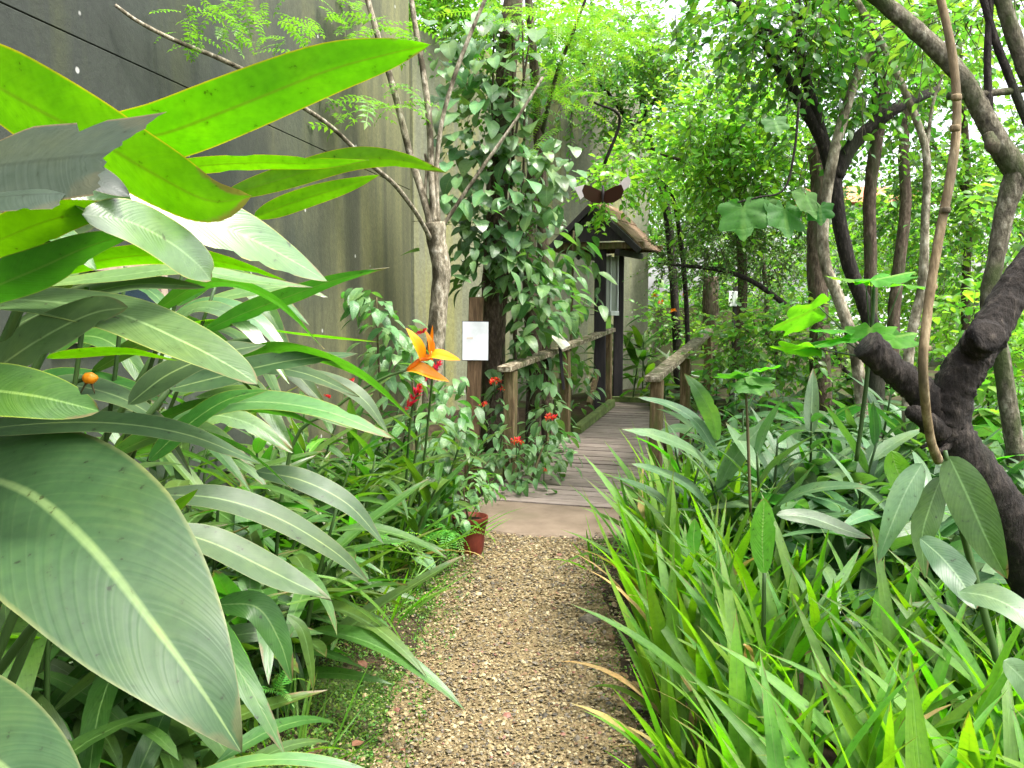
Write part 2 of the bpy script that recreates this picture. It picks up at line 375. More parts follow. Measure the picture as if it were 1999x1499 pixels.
M['moss'] = leaf_mat('ground_moss', (0.085, 0.17, 0.02), (0.2, 0.42, 0.03), 0.6, 0.35, None, island=True, val=0.5, hue=0.04)
M['litter'] = leaf_mat('dry_litter', (0.12, 0.065, 0.025), (0.14, 0.07, 0.025), 0.7, 0.15, None, island=True, val=0.6, hue=0.03)
M['stalk'] = noise_mat('stalk_green', [(0.3, (0.018, 0.045, 0.010)), (0.7, (0.045, 0.09, 0.018))], 10, stretch=(1,1,0.2), rough=0.45, bump=0.1)
M['stalk_dark'] = noise_mat('stalk_brown', [(0.3, (0.05, 0.04, 0.02)), (0.7, (0.12, 0.10, 0.04))], 12, stretch=(1,1,0.2), rough=0.7)
M['bark_dark'] = noise_mat('bark_dark', [(0.25, (0.006, 0.005, 0.004)), (0.55, (0.022, 0.017, 0.013)), (0.8, (0.12, 0.10, 0.08))], 46, 8, (1,1,0.35), 0.9, 0.9, 0.03, second=((0.03, 0.035, 0.018), 5, 0.55, 0.75))
M['bark_brown'] = noise_mat('bark_brown', [(0.3, (0.022, 0.015, 0.010)), (0.52, (0.085, 0.06, 0.04)), (0.7, (0.19, 0.15, 0.11))], 40, 10, (1,1,0.35), 0.9, 1.0, 0.02, second=((0.06, 0.065, 0.03), 9, 0.52, 0.65))
M['bark_pale'] = noise_mat('bark_pale', [(0.3, (0.07, 0.055, 0.035)), (0.5, (0.25, 0.215, 0.15)), (0.68, (0.50, 0.45, 0.36))], 34, 10, (1,1,0.5), 0.85, 0.9, 0.02, second=((0.055, 0.045, 0.025), 9, 0.50, 0.62))
M['bark_tan'] = noise_mat('bark_tan', [(0.3, (0.07, 0.045, 0.02)), (0.52, (0.20, 0.145, 0.075)), (0.7, (0.33, 0.27, 0.16))], 46, 9, (1,1,0.3), 0.75, 0.7, 0.01, second=((0.07, 0.055, 0.03), 10, 0.52, 0.66))
M['bark_moss'] = noise_mat('bark_moss', [(0.3, (0.025, 0.02, 0.014)), (0.52, (0.12, 0.105, 0.07)), (0.7, (0.30, 0.28, 0.21))], 40, 10, (1,1,0.5), 0.9, 1.0, 0.025, second=((0.05, 0.065, 0.02), 8, 0.48, 0.62))
M['plank'] = noise_mat('plank_weathered', [(0.25, (0.085, 0.064, 0.052)), (0.5, (0.20, 0.16, 0.135)), (0.8, (0.33, 0.28, 0.245))], 9, 8, (0.5,4,4), 0.62, 0.5, 0.006, second=((0.10, 0.10, 0.055), 4, 0.6, 0.78), rnd=0.25)
M['post'] = noise_mat('post_mossy', [(0.28, (0.035, 0.024, 0.012)), (0.5, (0.12, 0.08, 0.038)), (0.72, (0.25, 0.19, 0.10))], 14, 10, (3,3,0.5), 0.85, 0.8, 0.01, second=((0.085, 0.09, 0.025), 6, 0.48, 0.66))
M['rail'] = noise_mat('rail_lichen', [(0.34, (0.045, 0.034, 0.020)), (0.5, (0.15, 0.118, 0.072)), (0.64, (0.48, 0.43, 0.32))], 30, 10, (1,1,1), 0.8, 0.5, 0.006, second=((0.075, 0.08, 0.028), 7, 0.48, 0.64))
M['wood_brown'] = noise_mat('wood_brown', [(0.3, (0.055, 0.03, 0.015)), (0.5, (0.13, 0.078, 0.040)), (0.72, (0.24, 0.155, 0.085))], 12, 10, (3,3,0.4), 0.8, 0.7, 0.008)
M['wood_dark'] = noise_mat('wood_dark', [(0.3, (0.012, 0.010, 0.012)), (0.7, (0.035, 0.028, 0.028))], 8, 6, (3,3,0.5), 0.7, 0.4, 0.006)
M['roof_wood'] = noise_mat('roof_wood', [(0.25, (0.11, 0.06, 0.04)), (0.6, (0.27, 0.17, 0.11)), (0.85, (0.46, 0.35, 0.26))], 10, 8, (1,3,3), 0.85, 0.5, 0.01, rnd=0.25)
M['beam_moss'] = noise_mat('beam_moss', [(0.3, (0.05, 0.07, 0.02)), (0.7, (0.14, 0.19, 0.05))], 12, 6, (1,1,1), 0.9, 0.7, 0.01)
M['white'] = flat_mat('sign_white', (0.86, 0.86, 0.88), 0.35)
M['cream'] = flat_mat('plaque_cream', (0.82, 0.76, 0.64), 0.5)
M['beige_print'] = flat_mat('beige_print', (0.80, 0.68, 0.58), 0.5)
M['metal_pale'] = flat_mat('metal_pale', (0.55, 0.58, 0.56), 0.4)
M['board_grey'] = noise_mat('board_grey', [(0.3, (0.16, 0.19, 0.15)), (0.7, (0.30, 0.33, 0.27))], 6, 5, (1,1,0.3), 0.35, 0.1)
M['board_lime'] = flat_mat('board_lime', (0.22, 0.48, 0.04), 0.5)
M['pot'] = noise_mat('pot_red', [(0.3, (0.09, 0.015, 0.010)), (0.7, (0.20, 0.04, 0.022))], 14, 5, (1,1,0.5), 0.55, 0.15)
M['orange'] = leaf_mat('bract_orange', (0.75, 0.25, 0.008), (0.85, 0.28, 0.0), 0.4, 0.35, None, val=0.12, hue=0.02)
M['red'] = leaf_mat('flower_red', (0.50, 0.012, 0.03), (0.65, 0.02, 0.05), 0.45, 0.35, None, island=True, val=0.3)
M['ixora'] = leaf_mat('flower_ixora', (0.75, 0.05, 0.015), (0.8, 0.06, 0.02), 0.5, 0.3, None, island=True, val=0.3)
M['wing_brown'] = leaf_mat('wing_brown', (0.055, 0.018, 0.010), (0.10, 0.03, 0.015), 0.7, 0.15, None, val=0.1)
M['wing_white'] = leaf_mat('wing_white', (0.85, 0.80, 0.82), (0.8, 0.75, 0.78), 0.7, 0.3, None, val=0.02)
M['rock'] = noise_mat('rock_grey', [(0.3, (0.05, 0.042, 0.03)), (0.7, (0.15, 0.13, 0.095))], 24, 9, (1,1,1), 0.9, 0.9, 0.012, second=((0.09, 0.13, 0.04), 5, 0.55, 0.7))
M['glass_dark'] = flat_mat('window_dark', (0.015, 0.025, 0.04), 0.12, 0.6)
M['frame_wood'] = noise_mat('frame_wood', [(0.3, (0.22, 0.16, 0.12)), (0.7, (0.38, 0.30, 0.24))], 8, 5, (3,3,0.5), 0.7, 0.2)
M['far_white'] = noise_mat('far_plaster', [(0.3, (0.70, 0.70, 0.68)), (0.7, (0.80, 0.80, 0.79))], 2, 5, rough=0.8, bump=0)
M['far_tile'] = noise_mat('far_roof_tile', [(0.3, (0.42, 0.13, 0.06)), (0.7, (0.60, 0.24, 0.13))], 5, 5, (1,6,1), 0.8, 0.3)

def wall_mat(name, base, green=0.5, olive=False):
    m = bpy.data.materials.new(name); n, l, p, out = nt(m)
    g = n.new('ShaderNodeNewGeometry')
    mp = n.new('ShaderNodeMapping'); mp.inputs['Scale'].default_value = (2.2, 2.2, 0.16); l.new(g.outputs['Position'], mp.inputs['Vector'])
    st = n.new('ShaderNodeTexNoise'); st.inputs['Scale'].default_value = 1.3; st.inputs['Detail'].default_value = 8; st.inputs['Roughness'].default_value = 0.6; l.new(mp.outputs[0], st.inputs['Vector'])
    bl = n.new('ShaderNodeTexNoise'); bl.inputs['Scale'].default_value = 0.55; bl.inputs['Detail'].default_value = 6; l.new(g.outputs['Position'], bl.inputs['Vector'])
    fine = n.new('ShaderNodeTexNoise'); fine.inputs['Scale'].default_value = 26; fine.inputs['Detail'].default_value = 8; fine.inputs['Roughness'].default_value = 0.7; l.new(g.outputs['Position'], fine.inputs['Vector'])
    r0 = ramp(n, [(0.30, tuple(c*0.55 for c in base)), (0.52, base), (0.75, tuple(min(1, c*1.45) for c in base))]); l.new(bl.outputs['Fac'], r0.inputs[0])
    # streaks of dark algae and ochre
    mr = n.new('ShaderNodeMapRange'); mr.inputs['From Min'].default_value = 0.48; mr.inputs['From Max'].default_value = 0.68; mr.inputs['To Max'].default_value = 0.5
    l.new(st.outputs['Fac'], mr.inputs['Value'])
    mx = n.new('ShaderNodeMix'); mx.data_type = 'RGBA'; l.new(mr.outputs[0], mx.inputs['Factor']); l.new(r0.outputs[0], mx.inputs['A']); mx.inputs['B'].default_value = (base[0]*0.36, base[1]*0.38, base[2]*0.30, 1)
    mr2 = n.new('ShaderNodeMapRange'); mr2.inputs['From Min'].default_value = 0.50; mr2.inputs['From Max'].default_value = 0.36; mr2.inputs['To Max'].default_value = green
    l.new(st.outputs['Fac'], mr2.inputs['Value'])
    mx2 = n.new('ShaderNodeMix'); mx2.data_type = 'RGBA'; l.new(mr2.outputs[0], mx2.inputs['Factor']); l.new(mx.outputs['Result'], mx2.inputs['A']); mx2.inputs['B'].default_value = (base[0]*1.5, base[1]*1.38, base[2]*0.55, 1)
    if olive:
        # olive algae film, ragged border; also paints the wall lighter away from its shaded end
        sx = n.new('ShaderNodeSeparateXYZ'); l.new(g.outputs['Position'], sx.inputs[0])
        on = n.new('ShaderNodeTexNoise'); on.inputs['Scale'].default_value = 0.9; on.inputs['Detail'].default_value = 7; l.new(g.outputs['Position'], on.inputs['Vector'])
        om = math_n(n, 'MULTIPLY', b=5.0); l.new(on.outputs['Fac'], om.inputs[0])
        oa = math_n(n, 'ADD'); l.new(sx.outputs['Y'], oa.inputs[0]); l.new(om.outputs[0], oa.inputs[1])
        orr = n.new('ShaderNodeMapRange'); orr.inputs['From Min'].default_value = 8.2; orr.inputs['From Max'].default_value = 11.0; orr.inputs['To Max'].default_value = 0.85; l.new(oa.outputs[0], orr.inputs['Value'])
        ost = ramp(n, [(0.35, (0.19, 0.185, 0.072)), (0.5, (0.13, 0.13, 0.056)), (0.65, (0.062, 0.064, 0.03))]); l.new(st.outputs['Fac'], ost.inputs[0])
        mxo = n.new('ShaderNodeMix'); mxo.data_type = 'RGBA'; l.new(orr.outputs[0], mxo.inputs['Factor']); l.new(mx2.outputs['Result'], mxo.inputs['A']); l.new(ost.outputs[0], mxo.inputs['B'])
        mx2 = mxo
    # pale flecks
    vo = n.new('ShaderNodeTexVoronoi'); vo.inputs['Scale'].default_value = 4.2; l.new(g.outputs['Position'], vo.inputs['Vector'])
    fm = n.new('ShaderNodeMapRange'); fm.inputs['From Min'].default_value = 0.075; fm.inputs['From Max'].default_value = 0.05; fm.inputs['To Max'].default_value = 0.7; l.new(vo.outputs['Distance'], fm.inputs['Value'])
    mx3 = n.new('ShaderNodeMix'); mx3.data_type = 'RGBA'; l.new(fm.outputs[0], mx3.inputs['Factor']); l.new(mx2.outputs['Result'], mx3.inputs['A']); mx3.inputs['B'].default_value = (0.5, 0.5, 0.46, 1)
    mf = n.new('ShaderNodeMix'); mf.data_type = 'RGBA'; mf.blend_type = 'MULTIPLY'; mf.inputs['Factor'].default_value = 0.55
    rf = ramp(n, [(0.35, (0.55, 0.55, 0.55)), (0.65, (1.25, 1.25, 1.25))]); l.new(fine.outputs['Fac'], rf.inputs[0])
    l.new(mx3.outputs['Result'], mf.inputs['A']); l.new(rf.outputs[0], mf.inputs['B'])
    l.new(mf.outputs['Result'], p.inputs['Base Color']); p.inputs['Roughness'].default_value = 0.8
    b = n.new('ShaderNodeBump'); b.inputs['Strength'].default_value = 0.4; b.inputs['Distance'].default_value = 0.01; l.new(fine.outputs['Fac'], b.inputs['Height']); l.new(b.outputs[0], p.inputs['Normal'])
    return m
M['wall'] = wall_mat('wall_concrete', (0.024, 0.031, 0.020), 0.5, True)  # shade on the near end is put into the dark base colour
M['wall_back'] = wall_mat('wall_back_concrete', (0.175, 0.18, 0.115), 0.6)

def soil_mat():
    m = noise_mat('soil', [(0.3, (0.018, 0.013, 0.009)), (0.6, (0.05, 0.037, 0.022)), (0.85, (0.10, 0.075, 0.045))], 7, 9, rough=0.95, bump=0.8, dist=0.03, second=((0.04, 0.065, 0.016), 2.2, 0.45, 0.65), spec=0.1)
    return m
M['soil'] = soil_mat()
M['path'] = noise_mat('path_grit', [(0.3, (0.075, 0.054, 0.027)), (0.5, (0.145, 0.107, 0.052)), (0.75, (0.23, 0.175, 0.086))], 60, 6, rough=0.9, bump=0.8, dist=0.01, spec=0.2)
M['slab'] = noise_mat('slab_concrete', [(0.3, (0.12, 0.088, 0.06)), (0.7, (0.20, 0.15, 0.108))], 5, 9, rough=0.8, bump=0.3, dist=0.006, second=((0.12, 0.095, 0.06), 3, 0.55, 0.75))
def pebble_mat():
    m = bpy.data.materials.new('pebble'); n, l, p, out = nt(m)
    g = n.new('ShaderNodeNewGeometry')
    rp = ramp(n, [(0.0, (0.07, 0.058, 0.040)), (0.09, (0.13, 0.105, 0.068)), (0.26, (0.21, 0.155, 0.070)), (0.46, (0.30, 0.23, 0.105)), (0.66, (0.24, 0.17, 0.078)), (0.80, (0.40, 0.325, 0.18)), (0.92, (0.15, 0.115, 0.055)), (0.98, (0.22, 0.09, 0.06))], 'CONSTANT')
    l.new(g.outputs['Random Per Island'], rp.inputs[0])
    no = n.new('ShaderNodeTexNoise'); no.inputs['Scale'].default_value = 90; l.new(g.outputs['Position'], no.inputs['Vector'])
    n2 = n.new('ShaderNodeTexNoise'); n2.inputs['Scale'].default_value = 3.0; n2.inputs['Detail'].default_value = 4; l.new(g.outputs['Position'], n2.inputs['Vector'])
    ad = math_n(n, 'ADD'); l.new(no.outputs['Fac'], ad.inputs[0]); l.new(n2.outputs['Fac'], ad.inputs[1])
    mv = n.new('ShaderNodeMapRange'); mv.inputs['From Min'].default_value = 0.6; mv.inputs['From Max'].default_value = 1.4; mv.inputs['To Min'].default_value = 0.52; mv.inputs['To Max'].default_value = 0.98; l.new(ad.outputs[0], mv.inputs['Value'])
    hv = n.new('ShaderNodeHueSaturation'); l.new(rp.outputs[0], hv.inputs['Color']); l.new(mv.outputs[0], hv.inputs['Value'])
    l.new(hv.outputs[0], p.inputs['Base Color']); p.inputs['Roughness'].default_value = 0.6
    return m
M['pebble'] = pebble_mat()

# ---------------------------------------------------------------- ground
def path_c(y): return float(np.interp(y, [0, 2.8, 3.9, 5.8, 7], [-0.03, -0.01, 0.02, 0.12, 0.2]))
def path_h(y): return float(np.interp(y, [0, 2.8, 3.9, 5.8, 7], [0.44, 0.42, 0.40, 0.37, 0.5]))
def gz(x, y):
    e = max(0.0, abs(x-path_c(y))-path_h(y)) if y < 7.2 else 1.0
    z = min(0.07, e*0.25) * (0.7+0.5*math.sin(x*3.1+y*2.3)*math.sin(y*1.7-x))
    # dry gully under the bridge
    if 6.9 < y < 11.0:
        g = math.sin(math.pi*(y-6.9)/4.1)**0.6
        z -= 0.42*g*max(0, 1-(abs(x-0.9)/3.2)**4)
    if y > 9.5: z += 0.2*min(1, (y-9.5)/1.5)
    return z
def build_ground():
    near_x = np.arange(-5, 7.01, 0.2); near_y = np.arange(-2, 18.01, 0.2)
    xs = np.concatenate([[-300, -80, -25, -10], near_x, [10, 16, 40, 100, 300]])
    ys = np.concatenate([[-60, -15, -5], near_y, [22, 30, 60, 150, 400]])
    rng = np.random.RandomState(3)
    V = []
    for y in ys:
        for x in xs:
            inpath = abs(x-path_c(y)) < path_h(y)+0.05 and y < 7
            z = gz(x, y) + (0 if inpath else rng.uniform(-0.012, 0.012)) - 0.006
            V.append((x, y, z))
    nx = len(xs)
    Fc = np.array([(j*nx+i, j*nx+i+1, (j+1)*nx+i+1, (j+1)*nx+i) for j in range(len(ys)-1) for i in range(nx-1)])
    o = link('ground', mesh_np('ground', V, Fc, M['soil'])); tag(o, kind='structure')
build_ground()
def build_path():
    rng = np.random.RandomState(5)
    ys = np.arange(-0.5, 6.05, 0.15); V = []; k = 8
    for y in ys:
        for i in range(k+1):
            t = i/k*2-1
            w = path_h(y)+0.05+(rng.uniform(-0.04, 0.04) if i in (0, k) else 0)
            V.append((path_c(y)+t*w, y, 0.004+0.012*(1-t*t)+rng.uniform(-0.003, 0.003)))
    Fc = np.array([(j*(k+1)+i, j*(k+1)+i+1, (j+1)*(k+1)+i+1, (j+1)*(k+1)+i) for j in range(len(ys)-1) for i in range(k)])
    o = link('gravel_path', mesh_np('gravel_path', V, Fc, M['path'])); tag(o, 'tan gravel path running from the camera to the wooden bridge', kind='structure')
build_path()

def scatter(name, tmpl, pos, rot, scl, mat, parent=None, smooth=False):
    """joined copies of a template (V,F[,uv]); pos (n,3), rot (n,3,3), scl (n,3)"""
    TV = np.asarray(tmpl[0], dtype=np.float64); TF = np.asarray(tmpl[1])
    n = len(pos)
    V = (TV[None]*scl[:, None, :])                       # n,v,3
    V = np.einsum('nij,nvj->nvi', rot, V) + pos[:, None, :]
    Fc = (TF[None] + (np.arange(n)*len(TV))[:, None, None]).reshape(-1, TF.shape[1])
    V = V.reshape(-1, 3)
    if parent is not None:
        loc = np.array(parent.location)
        if parent.parent is not None: loc = loc+np.array(parent.parent.location)
        V = V - loc
    uv = None
    if len(tmpl) > 2: uv = np.tile(np.asarray(tmpl[2]), (n, 1))
    return link(name, mesh_np(name, V, Fc, mat, uv, smooth), parent)
def rand_rot(rng, n, up_bias=None, tilt=0.6):
    """random frames; Y along a random heading, Z near up with tilt"""
    a = rng.uniform(0, 2*np.pi, n)
    el = rng.normal(0, tilt, n)
    y = np.stack([np.cos(a)*np.cos(el), np.sin(a)*np.cos(el), np.sin(el)], 1)
    up = np.tile(np.array([0, 0, 1.0]), (n, 1)) + rng.normal(0, tilt*0.6, (n, 3))
    x = np.cross(y, up); x /= np.linalg.norm(x, axis=1, keepdims=True)+1e-9
    z = np.cross(x, y)
    return np.stack([x, y, z], 2)

def build_pebbles():
    rng = np.random.RandomState(11)
    tv = np.array([(0,0,0.55),(1,0,0.05),(0.35,0.9,0.1),(-0.8,0.6,0),(-0.85,-0.55,0.1),(0.3,-0.95,0),(0.1,0.05,-0.5)])
    tf = np.array([(0,1,2),(0,2,3),(0,3,4),(0,4,5),(0,5,1),(6,2,1),(6,3,2),(6,4,3),(6,5,4),(6,1,5)])
    P = []; S = []
    while len(P) < 27000:
        y = 2.3+3.65*rng.uniform()**1.25
        w = path_h(y)+0.10
        t = rng.normal(0, 0.6)
        if abs(t) > 1.1: continue
        if abs(t) > 0.85 and rng.uniform() < 0.5: continue
        x = path_c(y)+t*w
        P.append((x, y, 0.016+rng.uniform(-0.004, 0.008)+ (gz(x, y) if abs(t) > 0.9 else 0)))
        s = 0.0034+0.0068*rng.uniform()**2.6
        if y > 4.4: s *= 1.15
        if rng.uniform() < 0.025: s *= 1.7
        S.append((s*rng.uniform(0.7, 1.4), s*rng.uniform(0.7, 1.3), s*rng.uniform(0.5, 0.9)))
    o = scatter('gravel', (tv, tf), np.array(P), rand_rot(rng, len(P), tilt=0.35), np.array(S), M['pebble'])
    tag(o, 'loose tan and grey gravel covering the path', 'gravel', kind='stuff')
build_pebbles()

# ---------------------------------------------------------------- walls and far building
def wall_run(name, a, b, h, thick, mat, label, rows, cols, zb=-0.4):
    a = Vector((a[0], a[1], 0)); b = Vector((b[0], b[1], 0))
    u = (b-a).normalized(); L = (b-a).length; nrm = Vector((u.y, -u.x, 0))
    root = empty(name, ((a+b)/2).to_tuple()[:2]+(0,), label, 'wall')
    # core behind the recessed joints
    mb = MB(); c = (a+b)/2 - nrm*(thick/2+0.010); mb.box(c+Vector((0,0,(h+zb)/2)), (L-0.02, thick, h-zb-0.02), basis_xy(u)); mb.build('core', mat, root)
    for i in range(len(cols)-1):
        for j in range(len(rows)-1):
            x0, x1 = cols[i]*L, cols[i+1]*L; z0, z1 = rows[j], rows[j+1]
            mb = MB(); mb.box(a+u*(x0+x1)/2 - nrm*0.02 + Vector((0,0,(z0+z1)/2)), (x1-x0-0.005, 0.04, z1-z0-0.005), basis_xy(u)); mb.build('panel', mat, root)
    return root, a, u, nrm
def basis_xy(u):
    x = Vector(u).normalized(); z = Vector((0,0,1)); y = z.cross(x)
    return Matrix((x, y, z)).transposed().to_4x4()
wdir = Vector((0.169, 0.986, 0)).normalized()
WC = Vector((-1.06, 9.5, 0))
w0 = WC - wdir*12.0
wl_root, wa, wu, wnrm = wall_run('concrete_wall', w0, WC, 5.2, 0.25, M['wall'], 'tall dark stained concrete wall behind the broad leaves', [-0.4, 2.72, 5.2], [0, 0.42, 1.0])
# window low in the wall
def wall_window():
    def wp(px, py, off):
        # intersect pixel ray with the wall plane shifted by off
        p1 = at(px, py, 1.0) - Vector((0,0,EYE)); o = Vector((0,0,EYE))
        pl = WC + wnrm*off
        t = (pl-o).dot(wnrm)/p1.dot(wnrm)
        return o+p1*t
    A = wp(110, 535, 0.012); B = wp(305, 535, 0.012); C = wp(305, 640, 0.012)
    w = (Vector((B.x, B.y, 0))-Vector((A.x, A.y, 0))).length; h = B.z-C.z
    mid = (A+B)/2; mid.z = B.z-h/2
    mb = MB(); mb.box(mid, (w, 0.02, h), basis_xy(wu)); f = mb.build('window', M['glass_dark'], wl_root)
    mb = MB()
    for s in (-1, 1):
        mb.box(mid+wu*s*(w/2+0.02)+wnrm*0.012, (0.06, 0.05, h+0.12), basis_xy(wu))
        mb.box(mid+Vector((0,0,s*(h/2+0.025)))+wnrm*0.010, (w-0.02, 0.045, 0.06), basis_xy(wu))
    mb.build('frame', M['frame_wood'], f)
wall_window()
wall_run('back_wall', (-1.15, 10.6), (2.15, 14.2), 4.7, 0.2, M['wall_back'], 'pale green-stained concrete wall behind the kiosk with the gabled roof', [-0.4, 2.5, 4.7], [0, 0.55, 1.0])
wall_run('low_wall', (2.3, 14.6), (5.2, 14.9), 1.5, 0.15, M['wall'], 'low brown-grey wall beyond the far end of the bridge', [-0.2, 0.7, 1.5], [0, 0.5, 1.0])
def far_building():
    c = at(1680, 600, 32); root = empty('distant_building', (c.x, 33.5, 0.2), 'white distant building with terracotta roof glimpsed between trunks', 'building')
    mb = MB(); mb.box((c.x+0.5, 34, 2.6), (3.4, 4, 5.2)); mb.build('wall', M['far_white'], root)
    mb = MB()
    V = [(-2.1, -2.5, 5.15), (2.1, -2.5, 5.15), (2.1, 0, 6.0), (-2.1, 0, 6.0), (2.1, 2.5, 5.15), (-2.1, 2.5, 5.15)]
    mb.add([Vector(v)+Vector((c.x+0.5, 34, 0)) for v in V], [(0,1,2,3), (3,2,4,5), (0,5,4,1), (1,4,2), (0,3,5)]); mb.build('roof', M['far_tile'], root)
    for k in (-0.9, 0.9):
        mb = MB(); mb.box((c.x+0.5+k, 31.98, 3.4), (1.0, 0.06, 1.3)); mb.build('window', M['glass_dark'], root)
far_building()

# ---------------------------------------------------------------- bridge
BU = Vector((0.316, 0.949, 0)).normalized(); BN = Vector((0.949, -0.316, 0)).normalized()
B0 = Vector((-0.20, 6.75, 0)); BW = 1.10; BL = 4.75
def deck_z(s): return 0.03+0.25*max(0, s/4.6)**1.35
def bp(s, w, z): return B0+BU*s+BN*w+Vector((0,0,z))
def build_bridge():
    rng = np.random.RandomState(8)
    root = empty('footbridge', bp(0, BW/2, 0), 'weathered wooden plank footbridge with mossy handrails at the end of the path', 'bridge')
    s = 0.0; 
    while s < BL:
        w = rng.uniform(0.115, 0.16)
        sm = s+w/2; dz = deck_z(sm); sl = (deck_z(sm+0.05)-deck_z(sm-0.05))/0.1
        u = (BU+Vector((0,0,sl))).normalized()
        Mx = Matrix((BN, u, BN.cross(u))).transposed().to_4x4() @ Matrix.Rotation(rng.uniform(-0.012, 0.012), 4, 'Z') @ Matrix.Rotation(rng.uniform(-0.02, 0.02), 4, 'X')
        mb = MB(); mb.box(bp(sm, BW/2+0.02+rng.uniform(-0.025, 0.025), dz+0.0+rng.uniform(-0.004, 0.004)), (BW+0.16, w-rng.uniform(0.012, 0.022), 0.035), Mx, 0.002, rng)
        mb.build('plank', M['plank'], root)
        s += w
    for w in (0.12, BW-0.12):
        mb = MB()
        for k in range(8):
            s0, s1 = BL*k/8, BL*(k+1)/8-0.004
            beam(mb, bp(s0, w, deck_z(s0)-0.095), bp(s1, w, deck_z(s1)-0.095), 0.09, 0.15)
        mb.build('stringer', M['wood_dark'], root)
    H = 0.92
    def post(s, w, t=0.105, top=H, bot=-0.5):
        mb = MB(); z = deck_z(s)
        lean = rng.uniform(-0.012, 0.012)
        Mx = basis_xy(BU) @ Matrix.Rotation(lean, 4, 'X')
        mb.box(bp(s, w, z+(top+bot)/2), (t, t*0.9, top-bot), Mx, 0.003, rng)
        return mb.build('post', M['post'], root)
    for s in (0.76, 2.55, 4.585): post(s, -0.06)
    for s in (0.80, 4.6): post(s, BW+0.06, top=H-0.05 if s < 1 else H)
    for s in (2.6,): post(s, BW+0.06, top=H-0.06)
    for w, a in ((-0.06, 0), (BW+0.06, -0.05)):
        mb = MB()
        p0 = bp(0.60, w, deck_z(0.76)+H+0.022+a); p1 = bp(4.75, w, deck_z(4.6)+H+0.022)
        n = 6
        for k in range(n):
            q0 = p0.lerp(p1, k/n); q1 = p0.lerp(p1, (k+1)/n-0.0003)
            beam(mb, q0, q1, 0.125+rng.uniform(-0.006, 0.006), 0.045, jit=0.002, rng=rng)
        mb.build('handrail', M['rail'], root)
    # diagonal braces
    mb = MB(); beam(mb, bp(3.75, -0.10, deck_z(3.7)+0.16), bp(4.52, -0.10, deck_z(4.5)+0.72), 0.05, 0.08); mb.build('brace', M['post'], root)
    mb = MB(); beam(mb, bp(0.85, BW+0.13, deck_z(0.8)+0.42), bp(1.3, BW+0.13, deck_z(1.3)+0.0), 0.05, 0.08); mb.build('brace', M['post'], root)
    # mossy kerb timbers
    mb = MB(); beam(mb, bp(2.75, 0.02, deck_z(2.75)+0.065), bp(4.45, 0.02, deck_z(4.45)+0.065), 0.09, 0.09, jit=0.004, rng=rng); mb.build('kerb_timber', M['beam_moss'], root)
    mb = MB(); beam(mb, bp(4.80, -0.1, deck_z(4.7)+0.04), bp(4.80, BW+0.1, deck_z(4.7)+0.04), 0.10, 0.10, jit=0.004, rng=rng); mb.build('kerb_timber', M['beam_moss'], root)
    return root
build_bridge()
# concrete threshold slab
def build_slab():
    P = [(-0.33, 5.95), (0.05, 5.72), (0.55, 5.68), (0.92, 5.75), (0.98, 6.40), (bp(-0.01, BW, 0).x, bp(-0.01, BW, 0).y), (bp(-0.01, -0.03, 0).x, bp(-0.01, -0.03, 0).y), (-0.36, 6.5)]
    cx = sum(p[0] for p in P)/len(P); cy_ = sum(p[1] for p in P)/len(P)
    V = []; n = len(P)
    for z, k in ((-0.2, 1), (0.012, 1.0), (0.028, 0.97)):
        for p in P: V.append((cx+(p[0]-cx)*k, cy_+(p[1]-cy_)*k, z+(0.012 if p[1] > 6.2 and z > 0 else 0)))
    V.append((cx, cy_, 0.036))
    Fc = []
    for r in range(2):
        for i in range(n): Fc.append((r*n+i, r*n+(i+1) % n, (r+1)*n+(i+1) % n, (r+1)*n+i))
    for i in range(n): Fc.append((2*n+i, 2*n+(i+1) % n, 3*n))
    mb = MB(); mb.add([Vector(v) for v in V], Fc); o = mb.build('threshold_slab', M['slab']); tag(o, 'tan concrete threshold slab between gravel and bridge planks', kind='structure')
build_slab()

# plaque leaning on the handrail
def build_plaque():
    p = at(1092, 664, 8.55)
    root = empty('small_plaque', p, 'small tilted cream plaque standing at the left handrail of the bridge', 'sign')
    c = [at(1072, 652, 8.60), at(1087, 645, 8.72), at(1113, 673, 8.52), at(1098, 682, 8.40)]
    n = (c[1]-c[0]).cross(c[3]-c[0]).normalized()*0.012
    mb = MB(); mb.add(c+[q+n for q in c], [(0,1,2,3), (7,6,5,4), (0,4,5,1), (1,5,6,2), (2,6,7,3), (3,7,4,0)]); mb.build('plate', M['cream'], root)
    mb = MB(); beam(mb, at(1094, 672, 8.58)+n*1.5, at(1100, 760, 8.62), 0.03, 0.03, up=(0,-1,0)); mb.build('stake', M['wood_dark'], root)
build_plaque()

